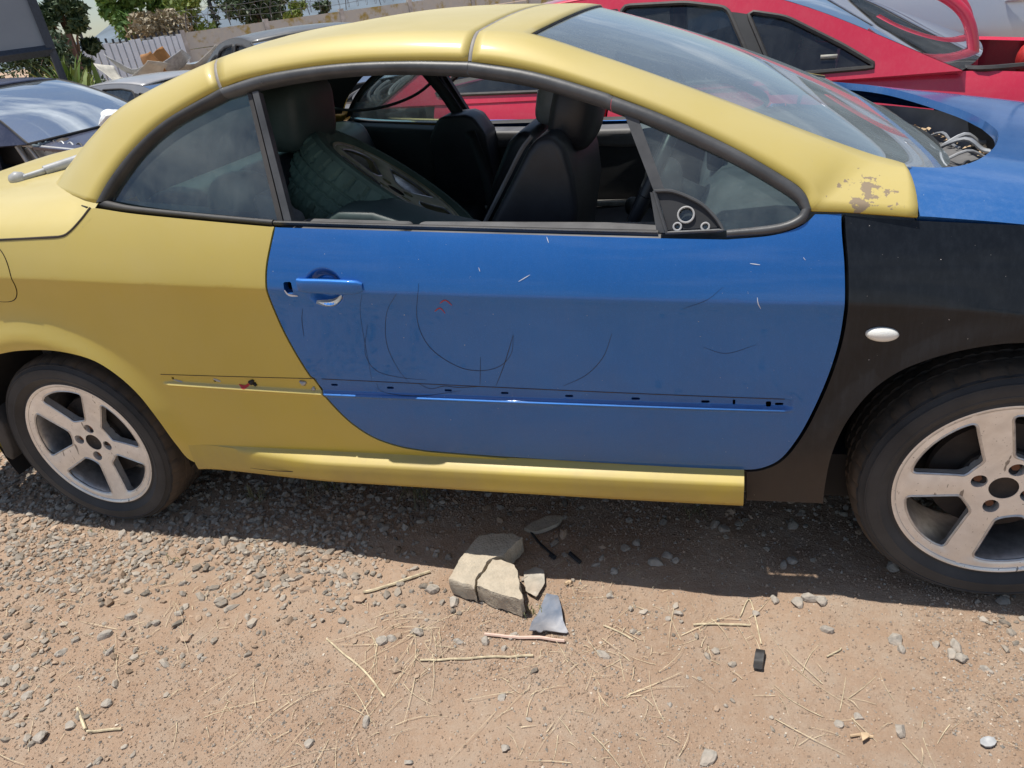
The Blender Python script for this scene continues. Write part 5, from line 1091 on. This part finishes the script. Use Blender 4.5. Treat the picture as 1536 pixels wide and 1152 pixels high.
tree('dry_shrub', 222, 22, 66, 28, 80, 'leaf_dry', 'large shrub with dry brown leaves leaning over the slat fence', 3600, .10, 5, cat='shrub', clumps=30)
tree('flowering_shrub', 268, -8, 50, 31, 62, 'leaf_lime', 'pale green flowering tree above the dry shrub', 3000, .11, 6, clumps=24)
tree('grey_gum_tree', 372, -25, 30, 75, 70, 'leaf_dark', 'dark grey-green gum tree beyond the concrete wall', 3200, .28, 8, clumps=26)
tree('gum_tree', 410, -12, 30, 80, 34, 'leaf_dark', 'narrow dark gum tree right of the large gum tree', 1500, .28, 9, clumps=14)
tree('lime_bush', 440, 6, 30, 60, 40, 'leaf_lime', 'bright green bush just above the concrete wall', 1500, .2, 10, cat='bush', clumps=14)
tree('small_tree', 487, 1, 22, 110, 26, 'leaf_dark', 'small dark tree far beyond the right end of the wall', 900, .4, 11, clumps=10)
def blade_plant(name, px, D, H, n, label, seed):
    r_ = np.random.default_rng(seed); b_ = AT(px, 90, D); b_[2] = 0; T = empty(name, tuple(b_), label, 'plant', 'leafy plants by the fence')
    V, F, C = [], [], []
    for k in range(n):
        a = r_.uniform(0, 6.28); ln = H*r_.uniform(.6, 1.05); sp = r_.uniform(.12, .55)*H*.6; w_ = r_.uniform(.04, .075); base = np.array([r_.normal(0, .12), r_.normal(0, .12), 0]); d = np.array([math.cos(a), math.sin(a), 0]); sd = np.array([-d[1], d[0], 0]); i0 = len(V); cc_ = r_.uniform(0, 1)
        for j in range(7):
            u = j/6; c_ = base+d*sp*u**1.8+np.array([0, 0, ln*(u-.22*u**3)]); ww = w_*(math.sin(math.pi*min(1, u*.9+.1))**.6); V += [c_-sd*ww, c_+np.array([0, 0, -.015])+d*.0, c_+sd*ww]; C += [cc_]*3
        for j in range(6):
            for q in (0, 1): i = i0+j*3+q; F.append([i, i+1, i+4, i+3])
    C = np.array(C); o_ = fast_mesh('leaves', np.array(V), np.array(F), 'leaf_lime', True, col=np.stack([C, C, C, np.ones_like(C)], 1)); o_.parent = T; mk('stem', *tube_vf([(0, 0, -.05), (0, 0, H*.3)], .06, 6), 'bark', T, True, False)
for k, (px, D, H) in enumerate(((92, 15, 1.55), (66, 15.5, 1.5), (48, 14.5, 1.35), (82, 16.5, 1.9), (28, 15, 1.3), (105, 18, 1.7))):
    blade_plant('strappy_plant', px, D, H, 46, ['tall yellow-green strappy plant next to the rusty post', 'strappy green plant under the right half of the board', 'low strappy plant under the middle of the board', 'tallest strappy plant behind the row of plants', 'short strappy plant under the left of the board', 'strappy plant just right of the rusty post'][k], 30+k)
# utility pole and creeper
u0 = AT(322, 30, 33); UP = empty('utility_pole', (u0[0], u0[1], 0), 'dark thin pole wrapped in creeper behind the concrete wall', 'pole'); tube('shaft', [(u0[0], u0[1], -.1), (u0[0], u0[1], 4.6)], .07, 'fence_dark', UP, 7)
r_ = np.random.default_rng(77); V = []; 
for k in range(260):
    c_ = np.array([r_.normal(0, .10), r_.normal(0, .10), r_.uniform(1.6, 4.5)]); a = r_.normal(size=3)*.06; b = r_.normal(size=3)*.04; V += [c_-a, c_+b, c_+a, c_-b]
o_ = fast_mesh('creeper', np.array(V), np.arange(len(V)).reshape(-1, 4), 'leaf_dark', False, col=np.ones((len(V), 4))*.3); o_.parent = UP
u1 = AT(128, 70, 45); UP = empty('utility_pole', (u1[0], u1[1], 0), 'slim pole standing against the hill left of the trees', 'pole'); tube('shaft', [(u1[0], u1[1], -.1), (u1[0], u1[1], AT(125, 40, 45)[2])], .07, 'fence_dark', UP, 6); tube('crossarm', [(u1[0]-.5, u1[1]-.3, AT(125, 44, 45)[2]), (u1[0]+.5, u1[1]+.3, AT(125, 44, 45)[2])], .05, 'fence_dark', UP, 5)
# ------------------------------------------------------------------ things lying on the dirt
def GP(px, py, h=0):
    z = 0
    for _ in range(6): p = UZ(px, py, z+h); z = float(GZ(p[0], p[1]))
    p[2] = z+h; return p
# broken concrete slab: two pieces
SLAB_T = .050
def slab(name, pts, label, tilt=0):
    P = [UZ(x, y, SLAB_T+.005) for x, y in pts]; P = resample(np.array([q[:2] for q in P]+[P[0][:2]]), .012)[:-1]; r_ = np.random.default_rng(len(pts)); P = P+r_.normal(0, .0016, P.shape); cen = P.mean(0)
    zf = lambda x, y: SLAB_T+.005+(vnoise(x, y, 60, 5)-.5)*.003+(vnoise(x, y, 150, 6)-.5)*.002
    if area2(P) < 0: P = P[::-1]
    rows = []
    for sc_, z in ((.90, None), (.975, None), (1.0, -.004), (1.006, -.016), (1.0, -.034), (.985, -.058)):
        q = cen+(P-cen)*sc_*(1 if z is None else 1); j = r_.normal(0, .0013, P.shape)*(0 if z is None else 1); q = q+j; zz = zf(q[:, 0], q[:, 1])+(0 if z is None else z+r_.normal(0, .001, len(q))); rows.append(np.c_[q, zz])
    n = len(P); V = np.concatenate(rows); F = []
    for i in range(len(rows)-1):
        for k in range(n): F.append([i*n+k, (i+1)*n+k, (i+1)*n+(k+1) % n, i*n+(k+1) % n])
    inner_ = rows[0][:, :2]; lo, hi = inner_.min(0), inner_.max(0); gx_, gy_ = np.meshgrid(np.arange(lo[0], hi[0], .009), np.arange(lo[1], hi[1], .009)); g_ = np.stack([gx_.ravel(), gy_.ravel()], 1); g_ = g_[inpoly(inner_, g_)]; g_ = g_[edge_dist(inner_, g_) > .004]
    r = delaunay_2d_cdt([Vector(v) for v in np.vstack([inner_, g_])], [(k, (k+1) % n) for k in range(n)], [], 0, 1e-7); Q = np.array([tuple(v) for v in r[0]]); T = np.array([f for f in r[2] if len(f) == 3]); T = T[inpoly(inner_, Q[T].mean(1))]; b0 = len(V); V = np.vstack([V, np.c_[Q, zf(Q[:, 0], Q[:, 1])]])
    s = area2(Q[T[0]]); F += [[i+b0 for i in (t_ if s > 0 else t_[::-1])] for t_ in T]
    c3 = np.array([cen[0], cen[1], 0]); o_ = mk(name, V-c3, F, 'concrete_slab', None, True, sharp=45); o_.location = tuple(c3); return tag(o_, label, 'slab', 'pieces of a broken paving slab')
slab('concrete_slab', [(672, 868), (690, 838), (718, 801), (770, 799), (783, 806), (770, 818), (757, 832), (742, 836), (734, 838), (722, 857), (712, 868), (711, 880)], 'larger piece of broken concrete slab, half in the car shadow')
slab('concrete_slab', [(714, 879), (716, 869), (726, 857), (738, 839), (752, 838), (770, 845), (776, 855), (781, 885), (784, 900), (770, 897), (742, 889)], 'smaller triangular piece of broken concrete slab in full sun')
def sheet(name, pts, hfn, mat, label, cat, th=.003):
    P = [GP(x, y)[:2] for x, y in pts]; P = resample(np.array(P+[P[0]]), .01)[:-1]; cen = P.mean(0)
    o_ = panel(name, P, lambda x, y: (x-cen[0], y-cen[1], GZ(x, y)+.006+hfn(x-cen[0], y-cen[1])), mat, None, step=.012, flange=th, out=(0, 0, 1), world=False); o_.location = (cen[0], cen[1], 0); return tag(o_, label, cat)
sheet('plastic_shard', [(821, 897), (838, 899), (843, 920), (846, 940), (854, 955), (835, 953), (818, 951), (812, 957), (805, 953), (795, 955), (798, 938), (806, 925), (813, 910)], lambda x, y: .010+.010*np.sin(x*40)*np.sin(y*30+1), 'blue_plastic', 'blue-grey torn plastic shard lying across the pinkish stick', 'shard')
sheet('grey_shard', [(786, 860), (802, 856), (817, 862), (818, 880), (806, 902), (790, 893), (787, 878)], lambda x, y: .006+.006*np.sin(x*50+1), 'clear_shard', 'dusty grey plastic plate beside the broken slab', 'shard')
sheet('flat_stone', [(787, 797), (800, 788), (825, 780), (845, 782), (838, 794), (815, 801), (800, 803)], lambda x, y: .012+.004*np.sin(x*30), 'concrete_slab', 'flat tan stone flake in the car shadow behind the slab', 'stone', .012)
sheet('black_clip', [(1134, 978), (1147, 981), (1143, 1007), (1129, 1003)], lambda x, y: .010+.004*np.sin(y*160), 'rubber', 'small ribbed black rubber piece on the open dirt at right', 'rubber piece', .010)
sheet('washer', [(1481+13*math.cos(a), 1116+8*math.sin(a)) for a in np.linspace(0, 6.28, 21)[:-1]], lambda x, y: .003-.003*np.exp(-(x*x+y*y)/.00004), 'plastic_grey', 'flat round grey disc pressed into the dirt at right', 'disc')
sheet('brown_chip', [(1290, 1104), (1302, 1103), (1303, 1110), (1293, 1117)], lambda x, y: .006+0*x, 'twig', 'small square tan chip near the bottom right', 'chip')
def gtube(name, pts, r, mat, label, cat, h=.006, group=None, n=6):
    P = np.array(crs([GP(*q, h) for q in pts], 6)); P[:, 2] = GZ(P[:, 0], P[:, 1])+h; c_ = P.mean(0); V, F = tube_vf(P-c_, r, n); o_ = mk(name, V, F, mat, None, True, sharp=50); o_.location = tuple(c_); return tag(o_, label, cat, group)
gtube('pink_stick', [(727, 951), (790, 956), (847, 961)], .0042, 'pink_stick', 'straight pinkish wooden stick under the blue plastic shard', 'stick', .007)
gtube('black_peg', [(855, 830), (862, 836), (870, 843)], .007, 'trim_black', 'short black plastic peg in the car shadow', 'peg', .009)
gtube('wire_offcut', [(797, 798), (808, 813), (822, 826), (830, 833)], .004, 'trim_black', 'frayed black wire beside the broken slab', 'wire', .006)
gtube('black_stub', [(826, 832), (832, 836)], .008, 'trim_black', 'small black rubber stub at the end of the frayed wire', 'stub', .009)
for k, (pts, r, lb) in enumerate(((((545, 888), (590, 876), (645, 857)), .0042, 'thick dry stalk left of the broken slab'), (((577, 1045), (545, 1005), (490, 958)), .0026, 'long curved straw below the gravel at centre left'), (((630, 990), (700, 988), (800, 983)), .0028, 'long straw lying level below the broken slab'),
        (((1275, 1104), (1290, 1102), (1310, 1105)), .0030, 'short orange twig near the bottom right'), (((130, 1097), (150, 1096), (182, 1093)), .0032, 'horizontal dry stalk at the bottom left'), (((128, 1094), (122, 1078), (116, 1062)), .0040, 'upright pale stalk joined to the stalk at bottom left'),
        (((1240, 985), (1258, 976), (1262, 972)), .0018, 'thin curved straw on the dirt right of centre'), (((905, 938), (935, 951), (950, 960)), .0022, 'thin straw right of the blue plastic shard'), (((1040, 937), (1080, 936), (1125, 938)), .0026, 'long pale straw in the sun right of centre'), (((1110, 925), (1125, 900), (1142, 966)), .0018, 'bent thin straw crossing the long pale straw'))):
    gtube('dry_stalk' if r > .0029 else 'straw', pts, r, 'straw' if k != 3 else 'twig', lb, 'stalk' if r > .0029 else 'straw', r+.002)
# loose stones one can pick out
big = [(646, 885, 15), (612, 1144, 7), (573, 962, 11), (629, 948, 12), (587, 959, 9), (680, 905, 12), (720, 893, 9), (762, 905, 9), (712, 895, 6), (770, 955, 9), (688, 964, 9), (730, 963, 10), (756, 974, 7), (905, 982, 12), (1003, 928, 6), (915, 896, 8), (1016, 920, 8), (550, 1085, 10), (757, 1123, 10), (753, 1048, 8), (1063, 1135, 14), (1133, 921, 9), (1241, 945, 11), (1344, 962, 13), (1350, 975, 8), (1288, 1076, 9), (1350, 1095, 11), (1435, 970, 12), (1443, 990, 11), (1427, 983, 10), (1195, 905, 14), (1215, 899, 12), (1230, 903, 11), (1164, 901, 10), (464, 1115, 10), (160, 1058, 9), (105, 1090, 10), (60, 1108, 13), (40, 1045, 7), (196, 928, 9), (158, 955, 10), (232, 935, 8), (300, 985, 7), (268, 920, 7), (90, 982, 9), (165, 978, 8), (1005, 1058, 6), (795, 1079, 6), (1260, 1087, 8), (1480, 1006, 8), (1404, 968, 7)]
def stone_obj(k, px, py, r, lb):
    V0, F0 = SH2[k % len(SH2)]; c_ = GP(px, py); d = np.linalg.norm(c_-CAM); s = r*d/FPX*.92; a = random.random()*6.28; R_ = np.array([[math.cos(a), -math.sin(a), 0], [math.sin(a), math.cos(a), 0], [0, 0, 1]]); V = (V0@R_.T)*s*np.array([1, 1, 1.1]); o_ = mk('loose_stone', V, F0, 'stone_big', None, False); o_.location = (c_[0], c_[1], c_[2]+s*.14); return tag(o_, lb, 'stone', 'loose grey stones on the dirt')
marks_ = {'the broken slab': (728, 850), 'the blue plastic shard': (825, 930), 'the small black rubber piece': (1138, 993), 'the grey disc at right': (1480, 1116), 'the two dry stalks at bottom left': (150, 1090), 'the front wheel': (1420, 900), 'the rear wheel': (150, 820), 'the bottom edge of the picture': (700, 1152), 'the brown chip at bottom right': (1296, 1110), 'the long curved straw': (535, 1000)}
near_ = {}
for px, py, r in big: near_.setdefault(min(marks_, key=lambda q: math.hypot(px-marks_[q][0], py-marks_[q][1])), []).append((px, py, r))
ordn = ['first', 'second', 'third', 'fourth', 'fifth', 'sixth', 'seventh', 'eighth', 'ninth', 'tenth', 'eleventh', 'twelfth', 'thirteenth', 'fourteenth', 'fifteenth', 'sixteenth']
kk = 0
for nm, lst in near_.items():
    for i, (px, py, r) in enumerate(sorted(lst)): stone_obj(kk, px, py, r, f"{ordn[i]} loose grey stone from the left near {nm}"); kk += 1
sh_ = sorted(((1000, 834), (1013, 842), (920, 858), (955, 815), (1175, 848), (1187, 842), (1340, 852), (985, 845), (940, 824), (1190, 790), (1072, 786), (1085, 795)))
for k, (px, py) in enumerate(sh_): stone_obj(k+3, px, py, 9+k % 4, f"{ordn[k]} loose stone from the left in the shadow under the car")
gtube('pip', [(848, 876), (853, 873), (857, 874)], .0055, 'twig', 'small orange-brown seed pod right of the grey plate', 'pod', .007)
# straw litter and weeds: too fine to count
V, F = [], []
def blade(p, d, L_, w_, curl, up=0):
    sd = np.array([-d[1], d[0], 0]); i0 = len(V)
    for j in range(5):
        u = j/4; q = p+d*L_*u+sd*curl*u*u+np.array([0, 0, up*math.sin(math.pi*min(1, u*1.1))]); q[2] = max(q[2], GZ(q[0], q[1])+.0015) if up < .02 else q[2]; V.append(q-sd*w_*(1-.6*u)); V.append(q+sd*w_*(1-.6*u))
    for j in range(4): F.append([i0+2*j, i0+2*j+2, i0+2*j+3, i0+2*j+1])
for k in range(1250):
    if k < 420: c0 = np.array([1.25+.38*random.gauss(0, 1), -.30+.12*random.gauss(0, 1)])
    else: c0 = np.array([random.uniform(-.2, 2.8), random.uniform(-.95, .0)])
    if vnoise(np.array([c0[0]]), np.array([c0[1]]), 5, 31)[0] < (.36 if k < 420 else .48): continue
    a = random.uniform(0, 6.28); L_ = random.choice([.02, .03, .045, .06, .09, .13]); p = np.array([c0[0], c0[1], float(GZ(c0[0], c0[1]))+.003]); blade(p, np.array([math.cos(a), math.sin(a), 0]), L_*random.uniform(.7, 1.2), random.uniform(.0004, .0010), random.uniform(-.3, .3)*L_, random.uniform(0, .006))
o_ = fast_mesh('straw_litter', np.array(V), np.array(F), 'straw', True); tag(o_, 'dry straw and chaff littering the dirt in front of the car', 'straw', kind='stuff')
leaf_mat('weed', (.07, .09, .03), (.25, .22, .09)); V, F = [], []; C = []
for px, py, n_, h_ in ((492, 735, 16, .10), (628, 748, 14, .09), (386, 752, 10, .07), (1040, 770, 9, .07), (262, 845, 7, .03), (150, 800, 4, .03), (800, 920, 12, .03)):
    for k in range(n_):
        p = GP(px+random.gauss(0, 7), py+random.gauss(0, 3)); a = random.uniform(0, 6.28); blade(p, np.array([math.cos(a), math.sin(a), 0]), h_*random.uniform(.5, 1), .0012, random.uniform(-.02, .02), h_*random.uniform(.4, .9))
C = np.repeat(rng.random(len(V)//10), 10); o_ = fast_mesh('weeds', np.array(V), np.array(F), 'weed', True, col=np.stack([C, C, C, np.ones_like(C)], 1)); tag(o_, 'thin half-dry weeds growing under the sill and in the gravel', 'weeds', kind='stuff')
